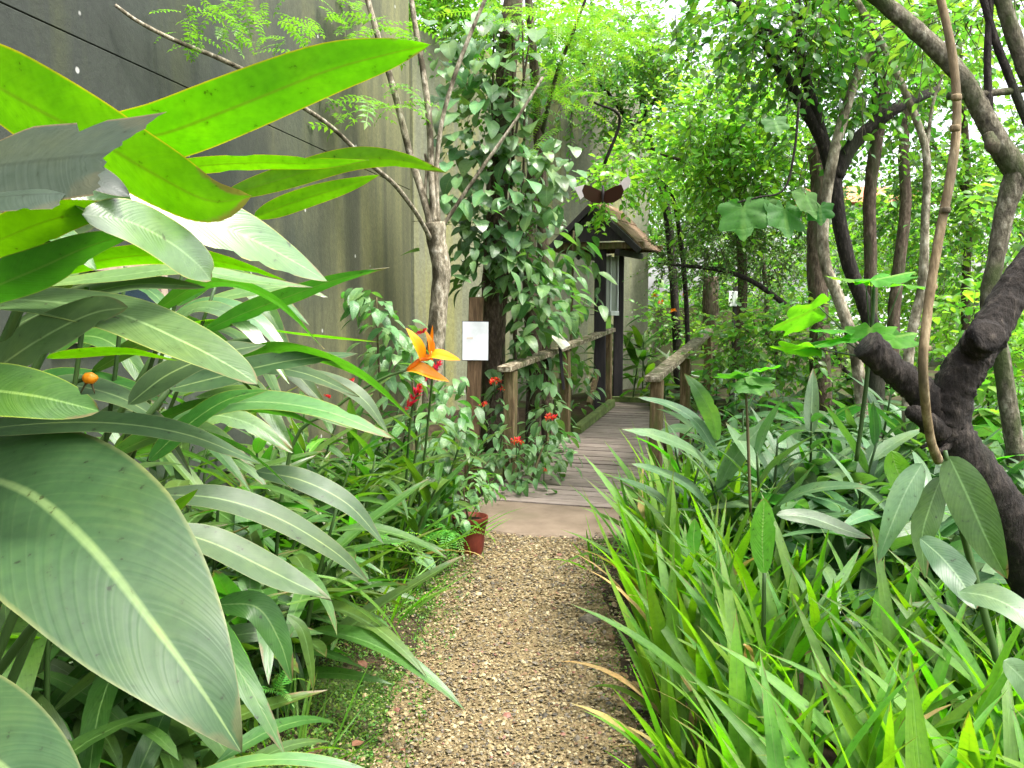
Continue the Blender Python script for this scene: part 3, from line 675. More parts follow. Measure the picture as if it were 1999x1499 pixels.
# sign post with white board
def build_sign():
    b = at(920, 935, 7.9); top = at(930, 580, 7.9)
    root = empty('sign_post', (b.x, b.y, gz(b.x, b.y)), 'brown square timber post carrying a blank white notice beside the bridge', 'sign')
    rng = np.random.RandomState(2)
    d = (top-Vector(b)).normalized(); a = Vector(b)-d*0.35
    mb = MB(); beam(mb, a, top, 0.125, 0.11, up=(0,-1,0), jit=0.004, rng=rng); mb.build('post', M['wood_brown'], root)
    c = at(928, 665.5, 7.9-0.075)
    Mx = basis(Vector((0.012, 0, 1)), (0.02, -1, -0.05))
    mb = MB(); mb.box(c, (0.225, 0.335, 0.008), Mx); brd = mb.build('notice_board', M['white'], root)
    c2 = at(917, 660, 7.9-0.081)
    mb = MB(); mb.box(c2, (0.055, 0.016, 0.002), Mx); mb.build('faded_print', M['beige_print'], brd)
    mb = MB(); mb.box(at(928, 665.5, 7.9-0.069)+Vector((0,0,0)), (0.235, 0.345, 0.006), Mx); mb.build('backing', M['wood_dark'], root)
build_sign()
def build_far_sign():
    b = at(1432, 655, 12.6); t = at(1436, 560, 12.6)
    root = empty('marker_post', (b.x, b.y, 0.2), 'thin dark post with small pale label in the far undergrowth', 'sign')
    mb = MB(); beam(mb, (b.x, b.y, 0.0), t, 0.06, 0.05, up=(0,-1,0)); mb.build('post', M['wood_dark'], root)
    c = at(1434, 583, 12.55)
    mb = MB(); mb.box(c, (0.16, 0.21, 0.008), basis(Vector((0.02,0,1)), (0,-1,0))); mb.build('label_plate', M['white'], root)
    mb = MB(); mb.box(c+Vector((0,-0.008,0)), (0.05, 0.20, 0.004), basis(Vector((0.02,0,1)), (0,-1,0))); mb.build('bracket', M['metal_pale'], root)
build_far_sign()

# notice kiosk with gabled roof
def build_kiosk():
    rng = np.random.RandomState(21)
    a = at(1170, 812, 10.8); b = at(1205, 795, 11.45)
    ta = at(1172, 486, 10.8); tb = at(1209, 490, 11.45)
    root = empty('notice_kiosk', ((a.x+b.x)/2, (a.y+b.y)/2, 0.2), 'dark timber notice kiosk with small gabled plank roof beside the bridge', 'kiosk')
    for p, q, w in ((a, ta, 0.135), (b, tb, 0.12)):
        mb = MB(); beam(mb, Vector(p)-Vector((0,0,0.3)), q, w, w, up=(0,-1,0), jit=0.003, rng=rng); mb.build('post', M['wood_dark'], root)
    ztop = ta.z
    th = R(-24)
    c = Vector(((ta.x+tb.x)/2-0.05, (ta.y+tb.y)/2, 0))
    rx = Vector((math.cos(th), -math.sin(th)*0.0+0.0, 0)).normalized(); ry = Vector((-math.sin(th), math.cos(th), 0))   # ridge direction ry (leans left going away)
    rx = Vector((math.cos(th), math.sin(th), 0))
    # cross beam and tie beam
    for k in (-0.42, 0.42):
        mb = MB(); beam(mb, c-rx*0.60+ry*k+Vector((0,0,ztop+0.03)), c+rx*0.60+ry*k+Vector((0,0,ztop+0.03)), 0.07, 0.08, jit=0.003, rng=rng); mb.build('tie_beam', M['post'], root)
    for w in (-0.30, 0.30):
        mb = MB(); beam(mb, c+rx*w-ry*0.50+Vector((0,0,ztop-0.05)), c+rx*w+ry*0.50+Vector((0,0,ztop-0.05)), 0.06, 0.07); mb.build('side_beam', M['wood_dark'], root)
    # roof of planks, each slope
    hw, rise, half = 0.58, 0.54, 0.48
    for sgn in (-1, 1):
        r = MB(); 
        eave0 = c+rx*sgn*hw+Vector((0,0,ztop-0.02)); ridge0 = c+Vector((0,0,ztop+rise))
        slope = MB()
        rt = None
        n = 5
        root_s = None
        for k in range(n):
            t0, t1 = k/n, (k+1)/n+0.06
            p0 = eave0.lerp(ridge0, t0); p1 = eave0.lerp(ridge0, min(1, t1))
            nrm = ry.cross(p1-p0)*sgn
            nrm = nrm.normalized()
            if nrm.z < 0: nrm = -nrm
            mid = (p0+p1)/2+nrm*(0.012+0.006*(k % 2))
            mb = MB()
            seg = 3
            M3 = Matrix(((p1-p0).normalized(), ry, (p1-p0).normalized().cross(ry))).transposed().to_4x4()
            mb.box(mid, ((p1-p0).length, half*2+rng.uniform(-0.05, 0.05), 0.022), M3, 0.004, rng)
            mb.build('roof_plank', M['roof_wood'], root)
        # gable rafters
        for k in (-0.55, 0.55):
            mb = MB(); beam(mb, eave0+ry*k-Vector((0,0,0.03)), ridge0+ry*k-Vector((0,0,0.05)), 0.05, 0.07); mb.build('rafter', M['wood_dark'], root)
    mb = MB()
    gl = c-rx*0.5-ry*0.50; gr = c+rx*0.15-ry*0.50
    mb.add([gl+Vector((0,0,ztop+0.08)), c+rx*0.5-ry*0.5+Vector((0,0,ztop+0.08)), c-ry*0.5+Vector((0,0,ztop+0.52)), gl+ry*0.02+Vector((0,0,ztop+0.08)), c+rx*0.5-ry*0.48+Vector((0,0,ztop+0.08)), c-ry*0.48+Vector((0,0,ztop+0.52))], [(0,1,2), (5,4,3), (0,3,4,1), (1,4,5,2), (2,5,3,0)])
    mb.build('gable_board', M['wood_dark'], root)
    # display case between the posts
    def panel(name, x0, x1, y0, y1, d0, d1, mat, t, par=root):
        A = at(x0, y0, d0); B = at(x1, y0, d1); C = at(x0, y1, d0)
        u = Vector((B.x-A.x, B.y-A.y, 0)); L = u.length; u.normalize()
        mid = (A+B)/2; mid.z = (A.z+C.z)/2
        mb = MB(); mb.box(mid, (L, t, abs(A.z-C.z)), basis_xy(u)); return mb.build(name, mat, par)
    pb = panel('display_board', 1180, 1205, 500, 612, 11.15, 11.36, M['board_grey'], 0.03)
    panel('board_frame', 1189, 1191, 498, 614, 11.22, 11.24, M['metal_pale'], 0.05, root)
    panel('board_frame', 1203, 1205, 498, 614, 11.33, 11.35, M['metal_pale'], 0.05, root)
    panel('board_frame', 1189, 1205, 607, 616, 11.20, 11.33, M['metal_pale'], 0.06, root)
    panel('back_board', 1180, 1196, 500, 610, 11.30, 11.42, M['post'], 0.02)
    panel('lower_board', 1178, 1192, 614, 660, 11.1, 11.3, M['board_lime'], 0.015)
    # nails
    mb = MB()
    for y in (494, 508, 601, 614): p = at(1160, y, 10.8); mb.box(p-Vector((0.02,0,0)), (0.06, 0.008, 0.008))
    mb.build('nails', M['wood_dark'], root)
build_kiosk()

# ---------------------------------------------------------------- leaves
def prof(kind, t):
    if kind == 'lance':  return max(0.0, math.sin(math.pi*min(1, t**0.72)))**0.75*(1 if t < 0.995 else 0.0)
    if kind == 'great':  return max(0.0, math.sin(math.pi*t**0.80))**0.85*(1-0.55*max(0, t-0.5))
    if kind == 'broad':  return max(0.0, math.sin(math.pi*t**0.85))**0.62
    if kind == 'cut':    return min(1, (t*4)**0.7)*(1-0.06*t)
    if kind == 'torn':   return min(1, (t*2.2)**0.8)
    if kind == 'strap':  return min(1, 0.55+t*1.2)*max(0.0, 1-t**3.2)
    if kind == 'heart':
        return max(0.0, 1-t**1.9)**0.85*min(1, (0.55+t*2.6))
    if kind == 'ovate':  return max(0.0, math.sin(math.pi*t**0.68))**0.8
    return 1
def leaf_mesh(name, W, kind, mat, droop=0.8, fold=0.18, nseg=10, ncol=4, ripple=0.0, seed=0, twist=0.0, side=0.0):
    """unit-length leaf along +Y from the origin, face up +Z, bending down; W = full width"""
    rng = np.random.RandomState(seed)
    V = []; UV = []
    ph = rng.uniform(0, 6, 4)
    for i in range(nseg+1):
        t = i/nseg
        a = droop*t
        if abs(droop) < 1e-3: y, z = t, 0
        else: y, z = math.sin(a)/droop, (math.cos(a)-1)/droop
        w = prof(kind, t)*W/2
        ty, tz = math.cos(a), -math.sin(a); ny, nz = math.sin(a), math.cos(a)
        tw = twist*t
        for j in range(ncol+1):
            v = j/ncol*2-1
            h = fold*abs(v)*w + ripple*W*math.sin(t*9+ph[0]+(1 if v > 0 else 2.3))*abs(v)**2 
            back = -0.5*W*(1-abs(v)**1.5)*0
            xx = v*w*math.cos(tw)-h*math.sin(tw); hh = v*w*math.sin(tw)+h*math.cos(tw)
            yo = 0.0
            if kind == 'heart' and t < 0.25: yo = -0.24*abs(v)**1.5*(2.2-1.2*abs(v))*(1-t/0.25)
            V.append((xx+side*t*t, y+yo+ny*hh*0.0+0, z+nz*hh)); UV.append((t, (v+1)/2))
    k = ncol+1
    Fc = np.array([(i*k+j, i*k+j+1, (i+1)*k+j+1, (i+1)*k+j) for i in range(nseg) for j in range(ncol)])
    if mat is None: return np.array(V), Fc, np.array(UV)
    return mesh_np(name, V, Fc, mat, UV)
def traced(root, pts, w, mat, N=(0,-0.3,1), kind='lance', fold=0.15, nseg=30, ncol=8, ripple=0.03, seed=0, name='leaf', N2=None, jag=0.0, cut=None):
    """leaf whose midrib runs through real 3-D points; w = full width in metres; N = face normal hint (N2 at the tip)"""
    P = [at(*p) if not isinstance(p, Vector) else p for p in pts]
    C = catmull(P, nseg)
    rng = np.random.RandomState(seed+17); ph = rng.uniform(0, 6, 3)
    loc = root.location
    notch = [(rng.uniform(0.3, 0.95), rng.uniform(0.02, 0.05), rng.uniform(0.12, 0.4), rng.choice([-1, 1])) for _ in range(rng.randint(0, 4))] if name == 'leaf' and w > 0.02 else []
    V = []; UV = []
    for i, c in enumerate(C):
        t = i/nseg
        T = (C[min(i+1, nseg)]-C[max(i-1, 0)]).normalized()
        n = Vector(N) if N2 is None else Vector(N).lerp(Vector(N2), t)
        x = T.cross(n).normalized(); z = x.cross(T)
        hw = prof(kind, t)*w/2
        for j in range(ncol+1):
            v = j/ncol*2-1
            for (nt_, nw_, nd_, ns_) in notch:
                if v*ns_ > 0: v = v*(1-nd_*max(0, 1-abs(t-nt_)/nw_))
            q = c + x*v*hw + z*(fold*abs(v)*hw - 0.35*fold*v*v*hw + ripple*w*math.sin(t*11+ph[0]+(ph[1] if v > 0 else ph[2]))*v*v)
            if jag and t > 0.8: q = q + T*math.sin(v*9+ph[0])*math.sin(v*23+ph[1])*jag*(t-0.8)/0.2
            if cut and t > 0.6: q = q + T*((t-0.6)/0.4)*(cut[0]*-v if v < 0 else cut[1]*v)
            V.append(q-loc); UV.append((t, (v+1)/2))
    k = ncol+1
    Fc = np.array([(i*k+j, i*k+j+1, (i+1)*k+j+1, (i+1)*k+j) for i in range(nseg) for j in range(ncol)])
    return link(name, mesh_np(name, [tuple(v) for v in V], Fc, mat, UV), root)
def place(name, me, root, base, az, el, roll, L, wscale=1.0):
    """leaf object: base in world, heading az (from +X), elevation el"""
    y = Vector((math.cos(az)*math.cos(el), math.sin(az)*math.cos(el), math.sin(el)))
    z = Vector((-math.cos(az)*math.sin(el), -math.sin(az)*math.sin(el), math.cos(el)))
    x = y.cross(z)
    Rm = Matrix((x, y, z)).transposed().to_4x4() @ Matrix.Rotation(roll, 4, 'Y')
    loc = root.location
    Mx = Matrix.Translation(Vector(base)-loc) @ Rm @ Matrix.Diagonal((L*wscale, L, L, 1))
    return link(name, me, root, Mx)

LM = {}
for mk in ('ginger', 'ginger_grey', 'ginger_fresh'):
    LM[mk] = [leaf_mesh('leaf_'+mk, 0.19, 'lance', M[mk], dr, 0.22, 10, 4, 0.04, i, tw) for i, (dr, tw) in enumerate(((0.5, 0.1), (0.9, -0.2), (1.3, 0.3), (0.2, 0), (1.7, -0.3)))]
LM['big'] = [leaf_mesh('leaf_big', 0.21, 'lance', M['big_mid'], dr, 0.18, 14, 6, 0.03, i, tw) for i, (dr, tw) in enumerate(((0.5, 0.1), (0.9, -0.25), (1.3, 0.2)))]
LM['blade'] = [leaf_mesh('leaf_blade', 0.060, 'strap', M['blade'], dr, 0.35, 10, 2, 0.0, i, tw, sd) for i, (dr, tw, sd) in enumerate(((0.15, 0.2, 0.03), (0.4, -0.4, -0.05), (0.8, 0.5, 0.05), (1.3, -0.3, 0), (2.0, 0.3, 0.06), (0.25, 0.9, 0)))]
LM['blade_dry'] = [leaf_mesh('leaf_blade_dry', 0.05, 'strap', M['blade_dry'], dr, 0.3, 8, 2, 0.0, i, 0.3) for i, dr in enumerate((1.2, 2.2))]
LM['heart'] = [leaf_mesh('leaf_heart', 0.95, 'heart', M['heart'], dr, 0.15, 9, 6, 0.02, i) for i, dr in enumerate((0.3, 0.6, 0.9))]
LM['shrub'] = [leaf_mesh('leaf_shrub', 0.46, 'ovate', M['shrub'], dr, 0.2, 6, 4, 0.02, i) for i, dr in enumerate((0.3, 0.7, 1.1))]
LM['dark_shrub'] = LM['shrub']

# ---------------------------------------------------------------- big-leaved clump at the left
def left_big_clump():
    b = (-1.45, 1.55)
    root = empty('broad_leaved_heliconia', (b[0], b[1], 0), 'huge tropical clump with paddle leaves nearest the camera on the left', 'plant')
    UP = (0.1, -0.25, 1); CAM = (0.15, -0.8, 0.6); BK = (0, 0.72, 0.70)
    T = lambda pts, wpx, d, mat, N=UP, **k: traced(root, pts, wpx*d/F, M[mat], N, seed=len(root.children), **k)
    # the great drooping leaf in the lower corner
    T([(-190,900,1.22),(-60,925,1.14),(60,965,1.07),(180,1070,1.0),(300,1220,0.95),(395,1350,0.92),(472,1470,0.91)], 365, 1.0, 'big_grey', (0.30,-0.80,0.62), kind='great', nseg=36, ncol=14, fold=0.08, ripple=0.015)
    # backlit pair over the wall
    T([(120,330,1.45),(230,280,1.42),(330,258,1.40),(470,205,1.38),(640,138,1.38),(760,105,1.38),(842,86,1.38)], 128, 1.4, 'big_back', BK, kind='lance', fold=0.2, nseg=28)
    T([(-160,90,1.25),(-40,150,1.22),(70,212,1.2),(190,275,1.18),(310,345,1.16),(410,392,1.15),(492,382,1.15)], 190, 1.2, 'big_back', (0.05,0.8,0.6), kind='lance', fold=0.12, nseg=28)
    # torn dark leaves
    T([(-160,345,1.05),(-60,330,1.03),(40,318,1.02),(130,308,1.01),(210,300,1.0)], 230, 1.02, 'torn', (0.0,-0.75,0.65), kind='torn', fold=-0.05, jag=0.005, nseg=26, ncol=20, cut=(0.045, 0.01), ripple=0.01)
    T([(40,322,1.09),(120,330,1.09),(190,350,1.08),(255,385,1.08)], 95, 1.05, 'torn', (0.0,-0.6,0.8), kind='lance', fold=0.1)
    T([(-130,395,0.99),(-40,388,0.98),(50,380,0.97),(128,378,0.97)], 120, 1.0, 'torn', (0.1,-0.55,0.85), kind='cut', fold=-0.1, jag=0.005, ncol=14, ripple=0.01)
    # bright wet-looking leaves
    T([(130,382,1.16),(240,396,1.20),(370,420,1.25),(480,462,1.29),(570,508,1.33),(640,550,1.36)], 125, 1.25, 'big_glossy', (0.47,-0.74,0.48), fold=0.06)
    T([(160,418,1.05),(250,432,1.09),(330,472,1.13),(385,515,1.16),(412,548,1.175)], 105, 1.15, 'big_glossy', (0.47,-0.74,0.48), kind='broad', fold=0.06)
    T([(-120,520,1.20),(0,468,1.18),(90,432,1.17),(180,412,1.17),(270,402,1.18)], 92, 1.2, 'big_back', (0.1,0.62,0.8), fold=0.12)
    T([(-120,610,1.15),(-10,560,1.13),(80,522,1.12),(170,482,1.12),(265,452,1.13)], 105, 1.15, 'big_mid', (0.1,0.55,0.85), fold=0.12)
    T([(20,520,1.45),(90,470,1.45),(150,445,1.45),(200,430,1.45)], 90, 1.45, 'big_grey', (0.2,-0.6,0.8), kind='broad')
    T([(90,535,1.50),(210,506,1.48),(330,498,1.46),(450,515,1.45),(560,548,1.45)], 60, 1.5, 'big_back', (0,0.6,0.8))
    T([(60,560,1.6),(220,540,1.6),(360,525,1.6),(480,545,1.6),(610,560,1.6)], 50, 1.6, 'big_glossy', (0.1,-0.5,0.8))
    T([(250,360,1.7),(360,328,1.72),(500,318,1.74),(620,320,1.76),(720,312,1.78)], 42, 1.7, 'big_back', (0,0.6,0.7))
    T([(430,386,1.75),(540,352,1.78),(680,312,1.80),(780,312,1.82),(872,337,1.84)], 48, 1.8, 'big_back', (0.0,0.9,0.45))
    T([(495,425,1.85),(570,396,1.86),(660,368,1.87),(742,341,1.88)], 46, 1.85, 'big_back', (0.1,0.7,0.6))
    T([(395,648,1.75),(470,614,1.78),(560,580,1.80),(650,548,1.82),(752,524,1.85)], 50, 1.8, 'big_mid', (0.1,0.6,0.7), jag=0.012)
    # second tier
    T([(-200,600,1.25),(-60,586,1.22),(90,588,1.18),(230,612,1.14),(360,668,1.10),(450,715,1.08),(503,750,1.07)], 128, 1.12, 'big_spots', (0.25,-0.55,0.85), kind='broad', fold=0.10, nseg=28)
    T([(-90,790,1.15),(0,715,1.13),(90,655,1.12),(180,612,1.12),(250,600,1.13)], 118, 1.1, 'big_grey', (0.3,-0.7,0.75), kind='broad')
    T([(-130,748,1.0),(-30,760,0.99),(80,775,0.98),(195,803,0.98)], 118, 1.0, 'big_mid', (0.05,-0.75,0.55), kind='broad')
    T([(-120,850,1.18),(60,828,1.16),(220,826,1.14),(370,850,1.12),(515,908,1.10)], 78, 1.13, 'big_grey', (0.15,-0.5,0.85), fold=0.12)
    T([(90,700,1.45),(180,688,1.44),(270,690,1.44),(350,704,1.44)], 42, 1.45, 'big_back', (0.1,0.4,0.8))
    T([(330,760,1.6),(430,735,1.62),(560,705,1.64),(700,690,1.66)], 68, 1.65, 'big_grey', (0.1,-0.6,0.8))
    T([(290,900,1.5),(360,835,1.5),(440,782,1.5),(530,760,1.5)], 60, 1.5, 'big_mid', (0.3,-0.5,0.8))
    T([(380,775,1.7),(480,768,1.7),(590,795,1.7),(690,838,1.7)], 55, 1.7, 'big_mid', (0.1,-0.4,0.9))
    T([(250,790,1.5),(330,730,1.52),(430,690,1.54),(520,672,1.56)], 80, 1.5, 'big_grey', (0.1,-0.6,0.8))
    T([(330,640,1.9),(430,630,1.92),(560,650,1.95),(740,668,2.0)], 42, 1.9, 'big_back', (0.0,0.2,1))
    T([(360,600,2.0),(460,575,2.0),(560,560,2.0),(640,580,2.0)], 44, 2.0, 'big_glossy', (0.1,-0.5,0.9))
    T([(560,728,2.0),(640,742,2.0),(710,780,2.0),(760,850,2.0)], 44, 2.0, 'big_grey', (0.3,-0.6,0.8))
    T([(-60,430,1.35),(60,440,1.35),(130,470,1.35),(190,530,1.35)], 70, 1.35, 'big_mid', (0.2,-0.6,0.8))
    T([(20,640,1.6),(140,585,1.6),(260,555,1.6),(400,560,1.6)], 75, 1.6, 'big_grey', (0.1,-0.6,0.85))
    # low leaves
    T([(-300,1340,0.82),(-160,1390,0.80),(-40,1460,0.78),(70,1560,0.77),(140,1680,0.77)], 250, 0.8, 'big_grey', (0.3,-0.85,0.5), kind='broad', nseg=26, ncol=10)
    T([(300,1560,1.0),(430,1500,1.0),(560,1482,1.0),(700,1505,1.0),(800,1560,1.0)], 40, 1.0, 'big_glossy', (0,-0.25,1))
    T([(285,965,1.35),(420,972,1.36),(540,1010,1.38),(650,1075,1.40),(722,1140,1.42)], 62, 1.4, 'big_grey', (0.2,-0.65,0.8))
    T([(320,1030,1.25),(420,1062,1.26),(520,1110,1.27),(580,1140,1.28),(640,1168,1.28)], 80, 1.27, 'big_grey', (0.2,-0.55,0.85), jag=0.012)
    T([(500,920,1.9),(590,938,1.9),(680,985,1.9),(750,1062,1.9)], 55, 1.9, 'big_grey', (0.3,-0.65,0.7))
    T([(318,1010,1.22),(350,985,1.22),(386,955,1.22)], 24, 1.2, 'big_back', (0.3,0.5,0.6))
    T([(420,1180,1.4),(500,1185,1.4),(545,1250,1.4),(570,1330,1.4)], 60, 1.4, 'ginger', (0.3,-0.8,0.5))
    T([(560,1200,1.7),(590,1230,1.7),(605,1290,1.7),(612,1350,1.7)], 24, 1.7, 'ginger', (0.3,-0.8,0.5))
    # many more arching leaves that fill the clump
    rng = np.random.RandomState(40)
    for i in range(34):
        x0 = rng.uniform(-60, 420); y0 = rng.uniform(560, 930); dd = rng.uniform(1.55, 2.5); L = rng.uniform(230, 380)*1.9/dd
        rise = rng.uniform(10, 70); drop = rng.uniform(20, 150)
        mk = ('big_grey', 'big_mid', 'big_mid', 'big_glossy', 'ginger')[rng.randint(5)]
        nn = (rng.uniform(-0.1, 0.4), rng.uniform(-0.8, -0.2), rng.uniform(0.6, 1.0)) if rng.uniform() > 0.2 else (0.1, 0.5, 0.8)
        T([(x0, y0, dd), (x0+L*0.33, y0-rise, dd), (x0+L*0.68, y0-rise*0.8+drop*0.25, dd-0.04), (x0+L, y0+drop, dd-0.08)], rng.uniform(48, 80)*1.5/dd*1.1, dd, mk, nn)
    # thick leaf stalks rising from the base
    rng = np.random.RandomState(4)
    for (tx, ty, td) in ((-190,900,1.22),(120,330,1.45),(-160,90,1.25),(130,382,1.35),(-200,600,1.25),(250,360,1.7),(395,648,1.75),(330,760,1.6),(-120,850,1.18),(60,560,1.6),(285,965,1.35),(330,640,1.9),(-160,345,1.05)):
        t = at(tx, ty, td); bb = Vector((b[0]+rng.uniform(-0.15, 0.12), b[1]+rng.uniform(-0.15, 0.3), 0))
        mid = bb.lerp(t, 0.55)+Vector((-0.04, 0.03, 0.06))
        tube('stalk', [bb-Vector((0,0,0.05)), mid, t], [0.012, 0.010, 0.006], M['stalk'], root, 7, 10)
    # crossing thin flower stalks, as seen between the leaves
    for (x0, y0, d0, x1, y1, d1) in ((200,910,1.7,245,520,1.7),(230,900,1.75,345,545,1.75),(255,905,1.8,365,500,1.8),(290,900,1.9,420,560,1.9),(170,560,1.6,120,900,1.6)):
        tube('flower_stalk', [at(x0,y0,d0), at((x0+x1)/2+4,(y0+y1)/2,d0), at(x1,y1,d1)], [0.005, 0.0045, 0.004], M['stalk'], root, 6, 6)
left_big_clump()

# orange bud half hidden among the big leaves
def small_bud():
    c = at(175, 738, 1.62)
    root = empty('orange_flower_bud', c, 'small round orange bud on thin stalk among the broad leaves', 'flower')
    V, Fc = tube_data([c-Vector((0.013,0,0)), c-Vector((0.007,0,0)), c+Vector((0.005,0,0)), c+Vector((0.014,0,0.001))], [0.003, 0.010, 0.011, 0.004], 10, 9)
    mb = MB(); mb.add(V, Fc); mb.build('bud', M['orange'], root, True)
    for dx in (-18, 10): tube('sepal', [c, at(175+dx*0.6, 755, 1.62), at(175+dx, 768, 1.62)], [0.003, 0.002, 0.001], M['stalk_dark'], root, 5, 4)
    tube('stalk', [c, at(150, 745, 1.62), at(110, 775, 1.62)], [0.004, 0.004, 0.004], M['stalk'], root, 6, 4)
small_bud()

# ---------------------------------------------------------------- heliconia flower (orange)
def heliconia_flower():
    d = 3.2
    b = at(560, 905, d)
    root = empty('heliconia_flower', (b.x, d, 0), 'orange heliconia flower with spread pointed bracts on a long green stem', 'flower')
    tube('stem', [Vector((b.x-0.1, d, 0)), at(560, 905, d), at(650, 800, d), at(740, 742, d), at(795, 722, d)], [0.008, 0.007, 0.006, 0.005, 0.005], M['stalk'], root, 7, 18)
    tube('rachis', [at(795,722,d), at(808,712,d), at(820,702,d), at(838,700,d), at(842,685,d)], [0.006, 0.009, 0.007, 0.006, 0.004], M['orange'], root, 7, 12)
    def bract(pts, w, N, f=1.0):
        return traced(root, [(x, y, d+z) for x, y, z in pts], w, M['orange'], N, kind='lance', fold=f, nseg=12, ncol=6, ripple=0, name='bract')
    bract([(792,724,0), (815,726,-0.01), (845,738,-0.02), (877,745,-0.02)], 0.068, (0.2,-0.55,0.8))
    bract([(836,700,0), (852,698,-0.01), (875,702,-0.02), (899,703,-0.03)], 0.058, (0.1,-0.55,0.8))
    bract([(822,706,0), (814,685,-0.01), (803,662,-0.02), (792,640,-0.02)], 0.060, (0.9,-0.5,0.2))
    bract([(838,694,0), (838,680,-0.01), (835,665,-0.02), (830,645,-0.02)], 0.040, (0.9,-0.5,0.1))
    bract([(840,692,0.01), (844,675,0.01), (846,658,0.0), (845,634,0)], 0.030, (-0.8,-0.6,0.1))
    bract([(820,704,0.01), (826,698,0.01), (838,700,0.0), (846,704,0)], 0.025, (0.2,-0.7,0.7))
heliconia_flower()

# ---------------------------------------------------------------- red ginger flowers with their plants
def spike(root, pts, d, r, n, seed, name='flower_spike', mat='red'):
    rng = np.random.RandomState(seed)
    P = catmull([at(x, y, d) for x, y in pts], 30)
    pos = []; rot = []; scl = []
    for i in range(n):
        t = rng.uniform(0, 1); c = P[int(t*30)]; k = int(t*30)
        ax = (P[min(k+1, 30)]-P[max(k-1, 0)]).normalized()
        a = rng.uniform(0, 2*math.pi)
        e = Vector((math.cos(a), math.sin(a), rng.uniform(-0.6, 0.6))); e = (e-ax*e.dot(ax)).normalized()
        y = (e*0.9+ax*0.5).normalized(); z = ax; x = y.cross(z).normalized(); z = x.cross(y)
        pos.append(c); rot.append(np.array([x, y, z]).T)
        s = r*rng.uniform(0.7, 1.25)*(0.55+0.9*math.sin(math.pi*min(0.97, max(0.05, t))))*0.8
        scl.append((s*0.5, s, s))
    tm = (np.array([(0,0,0),(-0.5,0.45,0.1),(0,1.0,0.25),(0.5,0.45,0.1),(0,0.45,0.0)]), np.array([(0,4,1),(0,3,4),(1,4,2),(4,3,2)]))
    return scatter(name, tm, np.array([tuple(p) for p in pos]), np.array(rot), np.array(scl), M[mat], root)
def ginger(name, label, base, stalks, mk, cat='plant', Lr=(0.32, 0.5), nl=11, seed=0, start=0.25, wr=(0.85, 1.15), el0=(0.5, 1.0), fresh=0.0, group=None, azb=None):
    """clump of leafy canes: stalks = list of (dx, dy, height, lean_x, lean_y)"""
    rng = np.random.RandomState(seed)
    bz = gz(base[0], base[1])
    root = empty(name, (base[0], base[1], bz), label, cat, group)
    for (dx, dy, h, lx, ly) in stalks:
        z0 = gz(base[0]+dx, base[1]+dy)
        p0 = Vector((base[0]+dx, base[1]+dy, z0-0.03)); p2 = p0+Vector((lx, ly, h)); p1 = p0.lerp(p2, 0.5)-Vector((lx, ly, 0))*0.15
        tube('cane', [p0, p1, p2], [0.011, 0.009, 0.005], M['stalk'], root, 6, 8)
        C = catmull([p0, p1, p2], 40)
        a0 = rng.uniform(0, math.pi) if azb is None else azb+rng.uniform(-0.5, 0.5)
        for i in range(nl):
            t = start+(1-start)*(i+0.5)/nl
            c = C[int(t*40)]
            az = a0+(math.pi if i % 2 else 0)+rng.uniform(-0.55, 0.55)
            el = rng.uniform(*el0)*(0.75+0.5*t)
            L = rng.uniform(*Lr)*(0.75+0.35*math.sin(math.pi*t))
            pool = LM[mk] if rng.uniform() > fresh else LM['ginger_fresh']
            place('leaf', pool[rng.randint(len(pool))], root, c, az, el, rng.uniform(-0.35, 0.35), L, rng.uniform(*wr))
    return root
def red_ginger():
    r = ginger('red_ginger', 'leafy red ginger with crimson flower spikes behind the orange heliconia', (-0.62, 5.0), [(0.0,0,0.85,0.12,-0.1),(-0.25,0.1,0.95,-0.05,-0.05),(0.15,0.25,0.75,0.18,0.0),(-0.4,-0.15,0.7,-0.1,-0.1),(0.05,-0.3,0.6,0.2,-0.1)], 'ginger', Lr=(0.28, 0.42), nl=11, seed=31)
    spike(r, [(792,800),(808,775),(822,750)], 4.55, 0.035, 70, 1)
    spike(r, [(828,745),(845,725),(862,705)], 4.60, 0.032, 60, 2)
    spike(r, [(808,650),(822,648),(832,642)], 5.2, 0.026, 40, 3)
    tube('flower_stem', [at(822,752,4.55), at(800,830,4.6), Vector((-0.6,4.8,0.1))], [0.006,0.007,0.009], M['stalk'], r, 6, 8)
    tube('flower_stem', [at(845,725,4.60), at(835,830,4.7), Vector((-0.55,4.9,0.1))], [0.006,0.007,0.009], M['stalk'], r, 6, 8)
    r2 = ginger('red_ginger', 'small red ginger tuft half hidden left of the orange heliconia', (-1.05, 4.4), [(0,0,0.8,0.05,-0.1),(0.25,0.15,0.7,0.1,0.0),(-0.2,0.2,0.9,-0.1,0.0)], 'ginger', Lr=(0.3, 0.45), nl=10, seed=33)
    spike(r2, [(675,748),(690,742)], 4.3, 0.022, 25, 4)
    spike(r2, [(632,770),(645,775)], 4.3, 0.018, 18, 5)
red_ginger()

